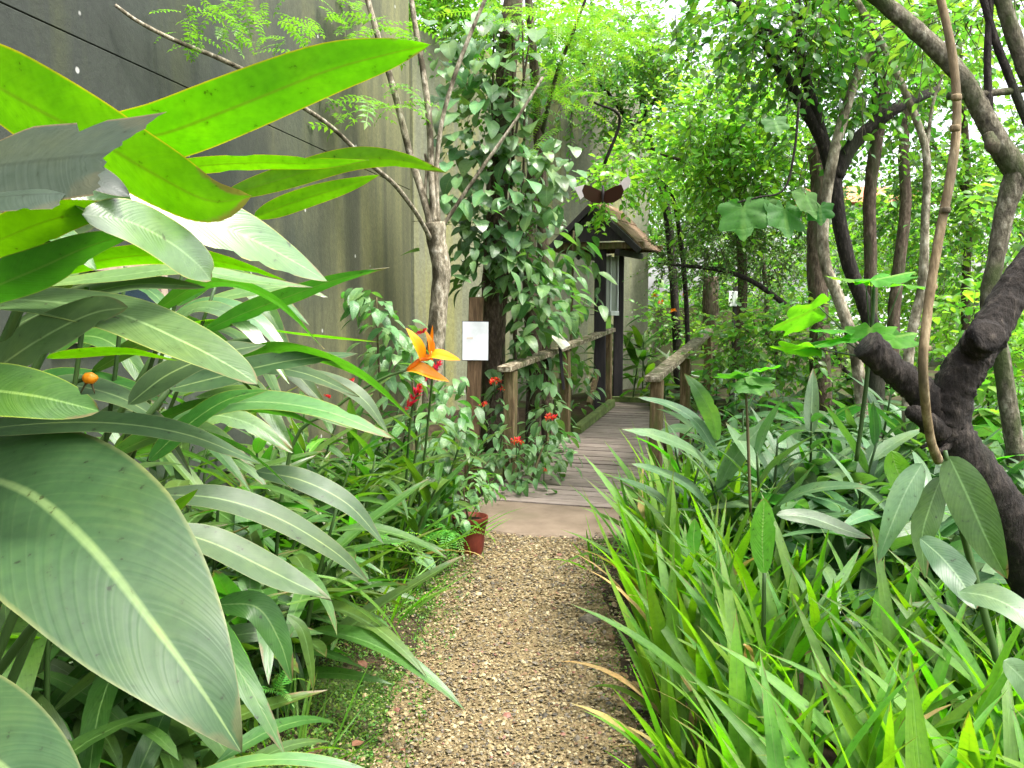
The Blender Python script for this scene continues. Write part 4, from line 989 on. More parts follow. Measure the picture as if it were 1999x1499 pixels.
# ---------------------------------------------------------------- gingers on the left bank
LEFT_G = 'lance-leaved gingers on the left bank'
def left_gingers():
    S = lambda n, h, seed, sp=0.25, lx=0.12: [(np.random.RandomState(seed+i).uniform(-sp, sp), np.random.RandomState(seed+i+50).uniform(-sp, sp), h*np.random.RandomState(seed+i+90).uniform(0.75, 1.15), lx+np.random.RandomState(seed+i+7).uniform(-0.1, 0.15), np.random.RandomState(seed+i+8).uniform(-0.15, 0.05)) for i in range(n)]
    rows = [
        ('arching dark green ginger just behind the nearest paddle leaves', (-1.15, 2.35), 5, 0.95, 101, 'ginger', (0.5, 0.78)),
        ('ginger with long drooping leaves left of the mossy path edge', (-0.95, 3.0), 5, 0.75, 111, 'ginger', (0.46, 0.70)),
        ('ginger growing in front of the red pot, leaves over the moss', (-0.90, 3.75), 5, 0.62, 121, 'ginger', (0.34, 0.52)),
        ('tall ginger against the concrete wall left of the orange heliconia', (-1.55, 3.6), 5, 1.10, 131, 'ginger', (0.45, 0.68)),
        ('mid-height ginger below the orange heliconia stem', (-1.15, 4.3), 5, 0.70, 141, 'ginger', (0.34, 0.52)),
        ('ginger at the foot of the wall below its yellow stain', (-1.45, 5.3), 5, 0.85, 151, 'ginger', (0.34, 0.52)),
        ('low ginger between red pot and sign post', (-0.62, 6.2), 4, 0.55, 161, 'ginger', (0.26, 0.4)),
        ('ginger by the pale tree trunk in front of the wall', (-1.0, 6.9), 4, 0.7, 171, 'shrubby', (0.26, 0.4)),
    ]
    for lab, b, n, h, sd, mk, Lr in rows:
        mk = 'ginger_grey' if mk == 'shrubby' else mk
        ginger('ginger_plant', lab, b, S(n, h, sd), mk, Lr=Lr, nl=10, seed=sd, fresh=0.06, group=LEFT_G, el0=(0.15, 0.8), wr=(0.55, 0.8))
left_gingers()

# ---------------------------------------------------------------- strap-leaved clumps on the right
def strap(name, label, base, n, L, seed, wr=1.0, spread=0.16, dry=0.05, lean=(0, 0), group=None, el=(0.9, 1.5), pool='blade'):
    rng = np.random.RandomState(seed)
    root = empty(name, (base[0], base[1], gz(*base)), label, 'plant', group)
    for i in range(n):
        a = rng.uniform(0, 2*math.pi); r = spread*math.sqrt(rng.uniform())
        bx, by = base[0]+math.cos(a)*r, base[1]+math.sin(a)*r
        az = a+rng.uniform(-0.7, 0.7)
        e = rng.uniform(*el)
        P = LM[pool] if rng.uniform() > dry else LM['blade_dry']
        me = P[min(len(P)-1, int(abs(rng.normal(0, 0.33))*len(P)))]
        o = place('leaf', me, root, (bx, by, gz(bx, by)-0.02), az, e, rng.uniform(-1.2, 1.2), L*rng.uniform(0.6, 1.15), wr*rng.uniform(0.7, 1.25))
    return root
def right_straps():
    G = 'strap-leaved clumps along the right side of the path'
    rows = [
        ('bright strap-leaved clump in the bottom corner nearest the camera, right of path', (0.98, 1.75), 40, 0.60, 0.26),
        ('strap-leaved clump with curling blades beside the bottom-right stone', (0.72, 2.35), 42, 0.56, 0.20),
        ('strap-leaved clump in the right corner behind the nearest one', (1.35, 2.25), 40, 0.60, 0.28),
        ('broad-bladed strap clump one step back from the bottom-right stone', (1.05, 2.75), 40, 0.60, 0.24),
        ('strap-leaved clump leaning over the gravel halfway along the path', (0.70, 3.15), 46, 0.62, 0.18),
        ('strap-leaved clump under the gnarled dark trunk', (1.75, 2.75), 34, 0.60, 0.28),
        ('tall upright strap clump at the path edge, third before the slab', (0.72, 3.75), 48, 0.70, 0.17),
        ('strap-leaved clump among grey ginger leaves right of the path', (1.25, 3.55), 34, 0.62, 0.26),
        ('tall dense strap clump at the path edge just before the slab', (0.84, 4.45), 56, 0.74, 0.17),
        ('dense strap clump covering the right end of the slab', (1.06, 5.15), 56, 0.74, 0.18),
        ('strap clump in front of the right near bridge post', (1.28, 5.95), 46, 0.66, 0.18),
        ('wide pale strap clump in the bottom right corner of the bed', (1.15, 1.95), 30, 0.55, 0.30),
        ('short strap clump spilling onto the gravel at the lower path edge', (0.58, 2.75), 26, 0.44, 0.12),
    ]
    for i, (lab, b, n, L, sp) in enumerate(rows):
        strap('strap_leaf_clump', lab, b, n, L, 300+i*7, spread=sp, group=G, wr=1.7 if i < 6 or i > 10 else 1.2, dry=0.08, el=(1.12, 1.52) if i in (6, 8, 9, 10) else (0.9, 1.5))
right_straps()

# ---------------------------------------------------------------- gingers on the right
def right_gingers():
    G = 'grey-green gingers on the right bank'
    def S(n, h, seed, sp=0.28):
        r = np.random.RandomState(seed)
        return [(r.uniform(-sp, sp), r.uniform(-sp, sp), h*r.uniform(0.75, 1.12), r.uniform(-0.18, 0.18), r.uniform(-0.15, 0.12)) for _ in range(n)]
    rows = [
        ('grey-green ginger with upright canes in front of the right handrail', (1.08, 4.25), 3, 0.80, (0.34, 0.46)),
        ('grey-green ginger behind the path-edge strap leaves, right of the handrail plant', (1.42, 4.55), 5, 0.86, (0.32, 0.46)),
        ('grey-green ginger under the bright yellow-green lobed leaves', (1.95, 4.60), 5, 0.80, (0.34, 0.50)),
        ('grey-green ginger left of the gnarled trunk, leaves touching it', (1.72, 3.70), 5, 0.72, (0.34, 0.50)),
        ('grey-green ginger beside the outer end of the right handrail', (1.62, 5.60), 5, 0.80, (0.30, 0.44)),
        ('grey-green ginger directly behind the gnarled dark trunk', (2.45, 3.85), 5, 0.75, (0.36, 0.5)),
        ('grey-green ginger below the forked dark tree', (2.35, 5.70), 5, 0.85, (0.30, 0.46)),
        ('grey-green ginger by the right frame edge behind the gnarled trunk', (3.05, 4.80), 5, 0.85, (0.34, 0.48)),
        ('low grey-green ginger between strap clumps near the slab', (1.30, 5.25), 4, 0.70, (0.30, 0.44)),
    ]
    for i, (lab, b, n, h, Lr) in enumerate(rows):
        ginger('grey_ginger', lab, b, S(n, h, 400+i*13), 'ginger_grey', Lr=Lr, nl=10, seed=500+i, fresh=0.07, group=G, el0=(0.45, 1.1), start=0.2)
    hr = [o for o in bpy.data.objects if o.get('label', '').startswith('grey-green ginger with upright canes in front')][0]
    for pts, w, N in (([(1402,890,4.2),(1360,825,4.15),(1305,790,4.1),(1245,775,4.05)], 32, (-0.2,-0.6,0.8)), ([(1400,860,4.2),(1388,810,4.15),(1365,765,4.1),(1335,728,4.1)], 36, (-0.5,-0.7,0.5)),
                      ([(1400,920,4.2),(1350,880,4.1),(1280,850,4.0),(1212,838,3.95)], 40, (-0.1,-0.6,0.8)), ([(1398,1000,4.2),(1340,945,4.1),(1285,920,4.0),(1232,905,3.95)], 34, (-0.1,-0.6,0.8)),
                      ([(1400,960,4.2),(1430,900,4.2),(1470,850,4.2),(1520,800,4.2)], 40, (0.4,-0.6,0.7))):
        traced(hr, pts, w*4.15/F, M['ginger_grey'], N, seed=int(w))
    # shrubs of ginger leaves around the far end of the bridge
    ginger('heliconia_plant', 'heliconia with small orange flowers behind the kiosk at the bridge end', (1.75, 12.3), S(7, 0.95, 601, 0.45), 'ginger', Lr=(0.5, 0.75), nl=8, seed=601, el0=(0.2, 0.8), wr=(0.7, 0.9))
    r = bpy.data.objects[[o.name for o in bpy.data.objects if o.get('label', '').startswith('heliconia with small')][0]]
    for k, (x, y) in enumerate(((1275,578),(1288,590),(1312,606),(1335,575))):
        spike(r, [(x-5, y+4), (x, y), (x+5, y-3)], 12.0, 0.05, 14, 80+k, 'flower', 'orange')
    ginger('heliconia_plant', 'dark heliconia tuft standing right of the kiosk posts beside the deck', (2.0, 11.2), S(5, 0.55, 611, 0.35), 'ginger', Lr=(0.45, 0.65), nl=8, seed=611, el0=(0.2, 0.8), wr=(0.7, 0.9))
    ginger('heliconia_plant', 'heliconia in the dark gap beyond the right handrail end', (3.1, 11.6), S(6, 0.7, 621, 0.5), 'ginger', Lr=(0.45, 0.65), nl=8, seed=621, el0=(0.2, 0.8))
    ginger('heliconia_plant', 'fresh green heliconia behind the pale far marker post', (4.0, 10.6), S(6, 0.85, 631, 0.5), 'ginger', Lr=(0.45, 0.65), nl=8, seed=631, el0=(0.2, 0.8), fresh=0.3)
    ginger('heliconia_plant', 'bright heliconia among the slender trunks at mid distance', (3.3, 7.6), S(7, 0.8, 641, 0.5), 'ginger_grey', Lr=(0.4, 0.6), nl=8, seed=641, el0=(0.2, 0.9), fresh=0.25)
    ginger('heliconia_plant', 'light green broad-leaved plant at right frame edge behind the trunk', (3.75, 6.4), S(6, 1.0, 651, 0.45), 'ginger_fresh', Lr=(0.4, 0.55), nl=8, seed=651, el0=(0.2, 0.9), wr=(1.1, 1.5))
right_gingers()
def right_edge_plant():
    b = (1.45, 2.35)
    root = empty('broad_leaved_ginger', (b[0], b[1], gz(*b)), 'large blurred grey-green leaves hanging below the gnarled trunk', 'plant')
    T = lambda pts, wpx, d, mat, N=(-0.2,-0.8,0.6), **k: traced(root, pts, wpx*d/F, M[mat], N, seed=len(root.children), **k)
    T([(1852,890,2.5),(1885,960,2.45),(1925,1050,2.4),(1966,1130,2.38)], 84, 2.45, 'ginger', (-0.45,-0.7,0.5))
    T([(1800,905,2.55),(1768,960,2.52),(1738,1030,2.5),(1712,1100,2.5)], 58, 2.5, 'ginger_grey', (0.3,-0.6,0.7))
    T([(1838,930,2.7),(1815,990,2.68),(1800,1050,2.66),(1806,1130,2.64)], 62, 2.6, 'ginger', (0.1,-0.9,0.3))
    T([(1795,1050,2.2),(1840,1090,2.2),(1880,1140,2.15),(1905,1190,2.1)], 66, 2.2, 'ginger_grey', kind='broad')
    T([(1870,1155,1.95),(1930,1165,1.9),(1990,1195,1.85),(2060,1260,1.8)], 72, 1.9, 'ginger_grey', (-0.1,-0.6,0.9), kind='broad')
    T([(1960,1290,1.7),(2000,1330,1.7),(2050,1400,1.7)], 60, 1.7, 'ginger_grey', kind='broad')
    T([(1515,1005,3.0),(1580,1010,3.0),(1650,1035,2.95),(1702,1052,2.9)], 40, 3.0, 'ginger_grey', (0,-0.6,0.8))
    T([(1740,880,3.0),(1752,920,3.0),(1775,960,3.0),(1790,985,3.0)], 55, 3.0, 'ginger_fresh', kind='broad')
    T([(1492,1120,2.9),(1488,1060,2.9),(1490,1010,2.9),(1492,972,2.9)], 50, 2.9, 'ginger_fresh', (0,-1,0.1), kind='broad')
    T([(1356,1082,3.1),(1354,1055,3.1),(1355,1035,3.1),(1356,1012,3.1)], 30, 3.1, 'ginger_fresh', (0.1,-1,0.1), kind='broad')
    tube('cane', [Vector((1.5,2.4,0)), at(1870,1000,2.5), at(1845,880,2.5)], [0.012, 0.010, 0.006], M['stalk'], root, 6, 10)
    tube('cane', [Vector((0.85,2.95,0)), at(1490,1250,2.9), at(1492,1118,2.9)], [0.010, 0.009, 0.006], M['stalk'], root, 6, 10)
right_edge_plant()

# ---------------------------------------------------------------- crowns, shrubs and trees
CARD8 = (np.array([(0,0,0),(-0.27,0.28,0.06),(0,0.30,0),(0.27,0.28,0.06),(-0.25,0.62,0.05),(0,0.62,-0.03),(0.25,0.62,0.05),(0,1,-0.14)], float),
         np.array([(0,2,1),(0,3,2),(1,2,5),(1,5,4),(2,3,6),(2,6,5),(4,5,7),(5,6,7)]))
CARD4 = (np.array([(0,0,0),(-0.26,0.42,0.07),(0,0.45,0),(0.26,0.42,0.07),(0,1,-0.1)], float), np.array([(0,2,1),(0,3,2),(1,2,4),(2,3,4)]))
def sprays(rng, blobs, per=10, twig=0.35, size=0.08, aspect=1.0, sag=0.25, twigs=None):
    """leaf frames set alternately along short twigs spread through ellipsoids"""
    PP = []; RR = []; SS = []; TW = []
    for (c, rad, n) in blobs:
        k = max(1, n//per)
        v = rng.normal(0, 1, (k, 3)); v /= np.linalg.norm(v, axis=1, keepdims=True)
        rr = rng.uniform(0.15, 1.0, k)**0.5
        start = np.array(c)+v*rr[:, None]*np.array(rad)*(1+0.25*rng.normal(0, 1, (k, 1))*0.6)
        d = v*0.7+rng.normal(0, 0.6, (k, 3)); d[:, 2] -= sag; d /= np.linalg.norm(d, axis=1, keepdims=True)
        L = twig*rng.uniform(0.6, 1.4, k)
        TW.append((start, d, L, np.array(c)))
        for i in range(per):
            t = (i+0.7)/per
            p = start+d*(L*t)[:, None]; p[:, 2] -= 0.25*L*t*t
            sidev = np.cross(d, np.array([0, 0, 1.0])); sidev /= np.linalg.norm(sidev, axis=1, keepdims=True)+1e-6
            s = 1 if i % 2 else -1
            y = d*0.55+sidev*s*0.8+rng.normal(0, 0.25, (k, 3)); y[:, 2] -= 0.15
            y /= np.linalg.norm(y, axis=1, keepdims=True)
            up = np.array([0, 0, 1.0])+rng.normal(0, 0.45, (k, 3))
            x = np.cross(y, up); x /= np.linalg.norm(x, axis=1, keepdims=True)+1e-6
            z = np.cross(x, y)
            PP.append(p); RR.append(np.stack([x, y, z], 2))
            s_ = size*rng.uniform(0.6, 1.25, k)*(1.1-0.3*t)
            SS.append(np.stack([s_*aspect, s_, s_], 1))
    if twigs is not None: twigs.append(TW)
    return np.concatenate(PP), np.concatenate(RR), np.concatenate(SS)
def crown(root, blobs, size, mat, seed, per=10, twig=0.35, aspect=1.0, card=CARD8, name='crown', sag=0.25, floor=None):
    """blobs: (px,py,d,rx_px,ry_px,rdepth,n)"""
    rng = np.random.RandomState(seed)
    B = [(tuple(at(px, py, d)), (rx*d/F, rd, ry*d/F), n) for (px, py, d, rx, ry, rd, n) in blobs]
    tw = []
    p, r, s = sprays(rng, B, per, twig, size, aspect, sag, tw)
    V = []; Fc = []
    for (st_, dd_, L_, c_) in tw[0]:
        for a, d_, l_ in zip(st_, dd_, L_):
            e = a+d_*l_; e[2] -= 0.25*l_
            b0 = a+(c_-a)*0.45*rng.uniform(0.3, 1.0)
            k = len(V); th = 0.0035
            for q, tk in ((b0, th*1.6), (a, th), (e, th*0.4)):
                V += [q+np.array([tk, 0, 0]), q+np.array([-tk*0.5, tk*0.8, 0]), q+np.array([-tk*0.5, -tk*0.8, tk*0.3])]
            for m_ in (0, 3):
                for q in range(3): Fc.append((k+m_+q, k+m_+(q+1) % 3, k+m_+3+(q+1) % 3, k+m_+3+q))
    link('twigs', mesh_np('twigs', np.array(V)-np.array(root.location), np.array(Fc), M['bark_brown']), root)
    if floor is not None:
        k = p[:, 2] > floor; p, r, s = p[k], r[k], s[k]
    return scatter(name, card, p, r, s, M[mat], root, smooth=True)
def limb(root, pts, wpx, mat, name='branch', sides=9, noise=0.08, seed=0, fine=False):
    P = [at(*p) for p in pts]
    d = [p[2] for p in pts]
    w = wpx if isinstance(wpx, (list, tuple)) else [wpx, wpx*0.9]
    rad = [ww/2*np.mean(d)/F for ww in w]
    return tube(name, P, rad, M[mat], root, sides, max(10, (len(pts)-1)*(16 if fine else 8)), noise, seed+len(root.children))
def tree(name, label, base, limbs, crowns=(), group=None, cat='tree'):
    """limbs: (name, pts, width px, mat); crowns: kwargs"""
    root = empty(name, base, label, cat, group)
    for l in limbs: limb(root, l[1], l[2], l[3], l[0])
    for c in crowns: crown(root, **c)
    return root
def gbase(px, d): x = (px-999.5)/F*d; return (x, d, gz(x, d))

# the gnarled dark trunk
def gnarled():
    global GN
    root = GN = empty('gnarled_tree', gbase(2080, 2.75), 'gnarled dark trunk with sawn stubs leaning in from the right edge', 'tree')
    d = 2.7
    limb(root, [(2110,1330,2.75),(2040,1170,2.74),(1975,1030,2.72),(1915,930,2.7),(1862,855,2.7),(1842,800,2.7)], [118, 106, 94, 84, 78, 76], 'bark_dark', 'trunk', 22, 0.13, fine=True)
    limb(root, [(1850,850,2.7),(1800,770,2.7),(1745,722,2.68),(1690,672,2.66)], [78, 62, 54, 58], 'bark_dark', 'stub', 20, 0.16, fine=True)
    limb(root, [(1846,830,2.7),(1870,745,2.7),(1905,690,2.72),(1935,640,2.74),(1975,575,2.78),(2040,490,2.82),(2110,420,2.85)], [80, 76, 72, 70, 70, 70, 66], 'bark_dark', 'limb', 22, 0.13, fine=True)
    limb(root, [(1900,690,2.7),(1915,665,2.63),(1928,652,2.58)], [54, 60, 64], 'bark_dark', 'knot', 18, 0.22, fine=True)
    limb(root, [(1845,850,2.68),(1800,815,2.62),(1778,803,2.6)], [46, 34, 28], 'bark_dark', 'stub', 14, 0.18, fine=True)
    limb(root, [(1860,860,2.66),(1835,880,2.64),(1815,868,2.64),(1798,874,2.64)], [22, 12, 9, 7], 'bark_dark', 'twig', 7, 0.1)
gnarled()
def canes_right():
    # pale tan shoot springing from the sawn fork
    root = GN
    limb(root, [(1832,900,2.62),(1815,850,2.56),(1802,720,2.46),(1812,600,2.48),(1830,480,2.5),(1858,330,2.52),(1868,220,2.54),(1858,100,2.56),(1830,-30,2.58)], [19,18,18,18,18,18,17,17,16], 'bark_tan', 'shoot', 10, 0.05)
    for k, (x, y) in enumerate(((1820,560),(1846,410),(1864,250),(1867,190),(1808,680))):
        c = at(x, y, 2.5); V, Fc = tube_data([c-Vector((0,0,0.008)), c, c+Vector((0,0,0.008))], [0.0128, 0.0142, 0.0128], 10, 4)
        mb = MB(); mb.add(V, Fc); mb.build('shoot_ring', M['bark_tan'], root, True)
canes_right()
def forked_tree():
    d = 6.6
    tree('forked_tree', 'dark forked tree with two upswept limbs before the bright foliage', gbase(1690, d),
        [('trunk', [(1700,900,d),(1712,700,d),(1690,600,d),(1662,530,d),(1640,440,d),(1628,350,d)], [34,32,30,28,28,30], 'bark_dark'),
         ('limb', [(1628,355,d),(1605,275,d),(1560,195,d),(1510,110,d),(1475,55,d),(1420,-20,d)], [27,24,22,20,18,16], 'bark_dark'),
         ('limb', [(1618,300,d),(1585,195,d),(1560,95,d),(1553,-20,d)], [20,20,19,18], 'bark_dark'),
         ('limb', [(1632,345,d),(1660,290,d),(1700,248,d),(1760,205,d),(1830,175,d+0.3)], [30,28,26,22,16], 'bark_dark'),
         ('branch', [(1548,100,d),(1500,60,d),(1430,10,d),(1400,-20,d)], [12,10,9,8], 'bark_dark')],
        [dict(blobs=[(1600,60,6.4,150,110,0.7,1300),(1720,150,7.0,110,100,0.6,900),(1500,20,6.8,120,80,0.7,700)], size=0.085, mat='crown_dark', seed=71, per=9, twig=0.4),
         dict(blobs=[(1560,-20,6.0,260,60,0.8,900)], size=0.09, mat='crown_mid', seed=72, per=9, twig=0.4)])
    d = 6.2
    tree('slender_tree', 'slender pale-barked tree curving past the dark fork', gbase(1680, d),
        [('trunk', [(1690,860,d),(1672,700,d),(1640,590,d),(1613,520,d),(1607,440,d),(1622,330,d),(1645,235,d),(1680,130,d),(1715,85,d),(1740,60,d)], [24,24,23,22,22,21,20,18,15,12], 'bark_pale')])
    d = 6.9
    tree('slender_tree', 'upright dark-brown slender trunk between the fork and the pale stems', gbase(1705, d),
        [('trunk', [(1712,880,d),(1702,700,d),(1700,520,d),(1698,390,d),(1712,270,d),(1732,150,d),(1738,40,d),(1730,-30,d)], [26,25,25,24,25,22,20,18], 'bark_brown'),
         ('branch', [(1712,270,d),(1708,180,d),(1704,90,d)], [14,12,8], 'bark_dark')],
        [dict(blobs=[(1760,40,7.4,160,90,0.6,700)], size=0.08, mat='crown_mid', seed=74, per=9)])
    d = 5.6
    tree('slender_tree', 'thin pale stem leaning up left from the gnarled stub', gbase(1780, d),
        [('trunk', [(1770,860,d),(1775,680,d),(1800,560,d),(1806,430,d),(1808,300,d),(1775,200,d),(1730,100,d),(1660,-20,d)], [20,20,19,16,15,14,13,12], 'bark_pale'),
         ('branch', [(1808,300,d),(1822,200,d),(1850,120,d)], [8,6,4], 'bark_pale')])
    d = 8.2
    tree('slender_tree', 'brown mid-distance trunk left of the dark fork', gbase(1600, d),
        [('trunk', [(1604,800,d),(1600,640,d),(1594,480,d),(1600,380,d),(1590,280,d)], [42,40,36,32,28], 'bark_brown')],
        [dict(blobs=[(1590,260,8.4,120,110,0.6,600)], size=0.08, mat='crown_mid', seed=76, per=9)])
    d = 8.8
    tree('slender_tree', 'brown trunk at mid distance just right of the upright dark-brown one', gbase(1760, d),
        [('trunk', [(1742,760,d),(1745,620,d),(1755,520,d),(1768,400,d),(1764,300,d),(1772,200,d)], [24,24,23,22,20,16], 'bark_brown')],
        [dict(blobs=[(1800,230,9.2,120,90,0.6,450)], size=0.08, mat='crown_bright', seed=77, per=9)])
    d = 4.0
    tree('mossy_tree', 'thick mossy grey limb arching down from the top right corner', gbase(1990, d),
        [('trunk', [(1985,900,d),(1955,700,d),(1930,590,d),(1945,500,d),(1965,400,d),(1990,330,d)], [36,34,32,32,38,48], 'bark_moss'),
         ('limb', [(1998,345,d),(1955,290,d),(1915,215,d),(1870,140,d),(1800,70,d),(1690,-25,d)], [52,42,38,36,34,30], 'bark_moss'),
         ('limb', [(1995,340,d),(2060,260,d),(2120,150,d)], [50,46,40], 'bark_moss'),
         ('branch', [(1938,280,d),(1930,190,d),(1928,100,d),(1935,-20,d)], [18,15,14,13], 'bark_dark'),
         ('branch', [(2010,250,d),(1970,150,d),(1940,70,d),(1915,-20,d)], [18,16,15,14], 'bark_dark'),
         ('branch', [(1850,188,d),(1930,182,d),(2020,172,d)], [15,14,13], 'bark_moss'),
         ('branch', [(2020,180,d),(1985,90,d),(1950,-20,d)], [32,30,28], 'bark_moss'),
         ('knot', [(1930,262,d-0.05),(1938,285,d-0.08),(1942,300,d-0.08)], [20,30,14], 'bark_brown')],
        [dict(blobs=[(1900,20,4.6,110,70,0.4,330),(1960,420,5.2,90,70,0.4,260),(1790,40,5.4,110,60,0.4,360)], size=0.075, mat='crown_mid', seed=78, per=9, twig=0.3)])
    d = 9.0
    tree('arched_branch_shrub', 'thin dark branch arching over the low wall beyond the bridge', gbase(1640, d),
        [('trunk', [(1660,740,d),(1610,655,d),(1540,600,d),(1480,556,d),(1420,530,d),(1350,520,d),(1285,514,d)], [13,12,11,10,9,7,4], 'bark_dark')],
        [dict(blobs=[(1400,470,9.2,130,60,0.5,2000),(1500,500,9.3,90,60,0.5,1100),(1330,520,9.1,60,40,0.4,420)], size=0.045, mat='crown_olive', seed=79, per=12, twig=0.3, card=CARD4)], cat='shrub')
    d = 13.0
    tree('brown_stump', 'square dark brown trunk standing before the low wall', gbase(1388, d), [('trunk', [(1385,700,d),(1387,620,d),(1388,540,d)], [34,32,30], 'bark_brown')])
forked_tree()
def mid_trees():
    tree('leafy_tree', 'tree with bright yellow-green leaf sprays right of the kiosk', gbase(1420, 9.5),
        [('trunk', [(1440,720,10.2),(1450,560,10.2),(1440,400,10.0),(1420,250,9.8)], [22,20,18,12], 'bark_brown'),
         ('branch', [(1440,420,10.0),(1360,330,9.6),(1290,300,9.2)], [10,8,5], 'bark_brown'),
         ('branch', [(1435,380,10.0),(1500,300,9.6),(1540,230,9.4)], [10,8,5], 'bark_brown')],
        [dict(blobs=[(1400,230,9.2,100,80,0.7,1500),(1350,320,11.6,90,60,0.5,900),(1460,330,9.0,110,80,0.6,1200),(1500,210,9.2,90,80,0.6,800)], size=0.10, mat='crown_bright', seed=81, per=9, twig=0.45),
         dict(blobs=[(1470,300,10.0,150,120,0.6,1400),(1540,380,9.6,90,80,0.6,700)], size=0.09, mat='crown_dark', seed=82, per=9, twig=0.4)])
    tree('leafy_tree', 'spreading tree above the kiosk with dense small leaves', gbase(1260, 12.5),
        [('trunk', [(1325,760,12.9),(1318,600,12.9),(1300,400,12.8),(1262,250,12.6),(1245,100,12.4)], [18,17,16,14,10], 'bark_dark'),
         ('branch', [(1245,260,12.6),(1170,160,12.2),(1100,80,12)], [9,7,4], 'bark_dark'), ('branch', [(1245,240,12.6),(1330,130,12.2),(1400,60,12)], [9,7,4], 'bark_dark')],
        [dict(blobs=[(1250,200,12.2,90,70,0.9,1700),(1200,90,12.0,130,80,0.9,1900),(1330,110,12.0,110,80,0.9,1700),(1120,160,12.2,70,90,0.6,700)], size=0.085, mat='crown_mid', seed=83, per=10, twig=0.4)])
    tree('overhanging_tree', 'yellow-green leaf sprays hanging over the kiosk roof', gbase(1330, 10.2),
        [('trunk', [(1345,760,10.9),(1340,600,10.9),(1330,480,10.8),(1310,380,10.6),(1260,330,10.4)], [11,10,10,8,5], 'bark_dark')],
        [dict(blobs=[(1195,350,10.0,55,25,0.2,190),(1275,350,10.4,50,40,0.4,300),(1185,405,9.95,22,22,0.15,60),(1250,300,10.6,90,35,0.4,420),(1160,350,10.1,30,20,0.2,80)], size=0.10, mat='crown_bright', seed=85, per=8, twig=0.3)])
    tree('understorey_shrub', 'olive fine-leaved shrub behind the far marker post', gbase(1500, 14),
        [('stem', [(1500,680,14),(1495,560,14),(1480,450,14)], [12,10,6], 'bark_brown')],
        [dict(blobs=[(1400,430,14,120,70,0.8,2200),(1520,480,13.8,120,90,0.8,2200),(1330,480,14,70,60,0.6,900)], size=0.08, mat='crown_olive', seed=87, per=10, card=CARD4)], cat='shrub')
    tree('understorey_shrub', 'green shrub filling the gap among the slender trunks', gbase(1700, 11),
        [('stem', [(1690,700,11),(1685,600,11),(1700,500,11)], [12,10,6], 'bark_brown')],
        [dict(blobs=[(1640,500,11,90,60,0.6,700),(1740,460,11,90,70,0.6,900),(1850,420,11,110,90,0.7,1100),(1900,560,10.5,110,80,0.6,900),(1760,580,10.4,110,60,0.6,700)], size=0.085, mat='crown_bright', seed=89, per=9)], cat='shrub')
    tree('understorey_shrub', 'mid-green low shrub between the arched branch and the gingers', gbase(1520, 8.4),
        [('stem', [(1520,740,8.4),(1515,690,8.4),(1520,620,8.4)], [9,7,5], 'bark_brown')],
        [dict(blobs=[(1480,660,8.2,80,45,0.5,420),(1560,640,8.2,80,50,0.5,420),(1640,680,8.0,80,50,0.5,420),(1420,690,8.6,60,40,0.4,260)], size=0.09, mat='crown_mid', seed=91, per=8)], cat='shrub')
    tree('understorey_shrub', 'shrub with light leaves at the right edge below the mossy limb', gbase(1960, 6.8),
        [('stem', [(1960,900,6.8),(1965,780,6.8),(1970,680,6.8)], [12,10,6], 'bark_brown')],
        [dict(blobs=[(1960,700,6.6,70,80,0.5,420),(1900,620,7.0,80,50,0.5,320),(1990,820,6.2,50,70,0.4,260)], size=0.10, mat='crown_bright', seed=93, per=8)], cat='shrub')
    tree('leafy_tree', 'tree showing over the top of the wall behind the coppiced stems', gbase(790, 11.6),
        [('trunk', [(800,700,11.8),(795,400,11.8),(790,150,11.8),(785,20,11.8)], [20,18,14,9], 'bark_brown')],
        [dict(blobs=[(760,30,11.3,80,60,0.7,1000),(870,40,11.3,80,50,0.7,900),(940,0,11,70,50,0.6,600),(820,-30,11,150,50,0.7,800)], size=0.10, mat='crown_bright', seed=95, per=9, twig=0.4)])
    tree('leafy_tree', 'dense green tree filling the gaps behind the mossy limb', gbase(1880, 9.6),
        [('trunk', [(1890,800,9.8),(1885,600,9.8),(1890,400,9.7),(1880,200,9.6),(1870,60,9.5)], [18,17,16,13,9], 'bark_brown'),
         ('branch', [(1888,380,9.7),(1820,280,9.4),(1780,200,9.3)], [9,7,4], 'bark_brown')],
        [dict(blobs=[(1850,90,9.2,130,90,0.7,1500),(1800,330,9.4,70,70,0.5,700),(1940,380,9.2,90,90,0.6,1000),(1880,520,9.4,120,70,0.6,900),(1985,260,9.0,40,60,0.4,260),(1740,420,9.8,60,50,0.5,450)], size=0.095, mat='crown_mid', seed=96, per=9, twig=0.4)])
    tree('understorey_shrub', 'dark low shrub hiding the foot of the low wall beyond the bridge', gbase(1340, 13.0),
        [('stem', [(1340,690,13),(1338,650,13),(1335,610,13)], [8,6,4], 'bark_brown')],
        [dict(blobs=[(1310,620,13.2,50,40,0.4,420),(1400,560,13.4,60,30,0.4,420),(1470,610,12.8,60,50,0.5,500),(1380,650,12.6,40,25,0.4,200)], size=0.10, mat='crown_mid', seed=98, per=8, card=CARD4)], cat='shrub')
    # distant mass of foliage
    rng = np.random.RandomState(97)
    B = []
    for x in np.arange(0.5, 24, 1.3):
        for z in (0.8, 2.2):
            B.append(((x+rng.uniform(-0.6, 0.6), 19+rng.uniform(-1.5, 2.5), z+rng.uniform(-0.3, 0.6)), (1.4, 1.2, 1.2), 800))
    hole = at(1690, 300, 20); hole2 = at(1960, 150, 20); hole3 = at(1440, 40, 20)
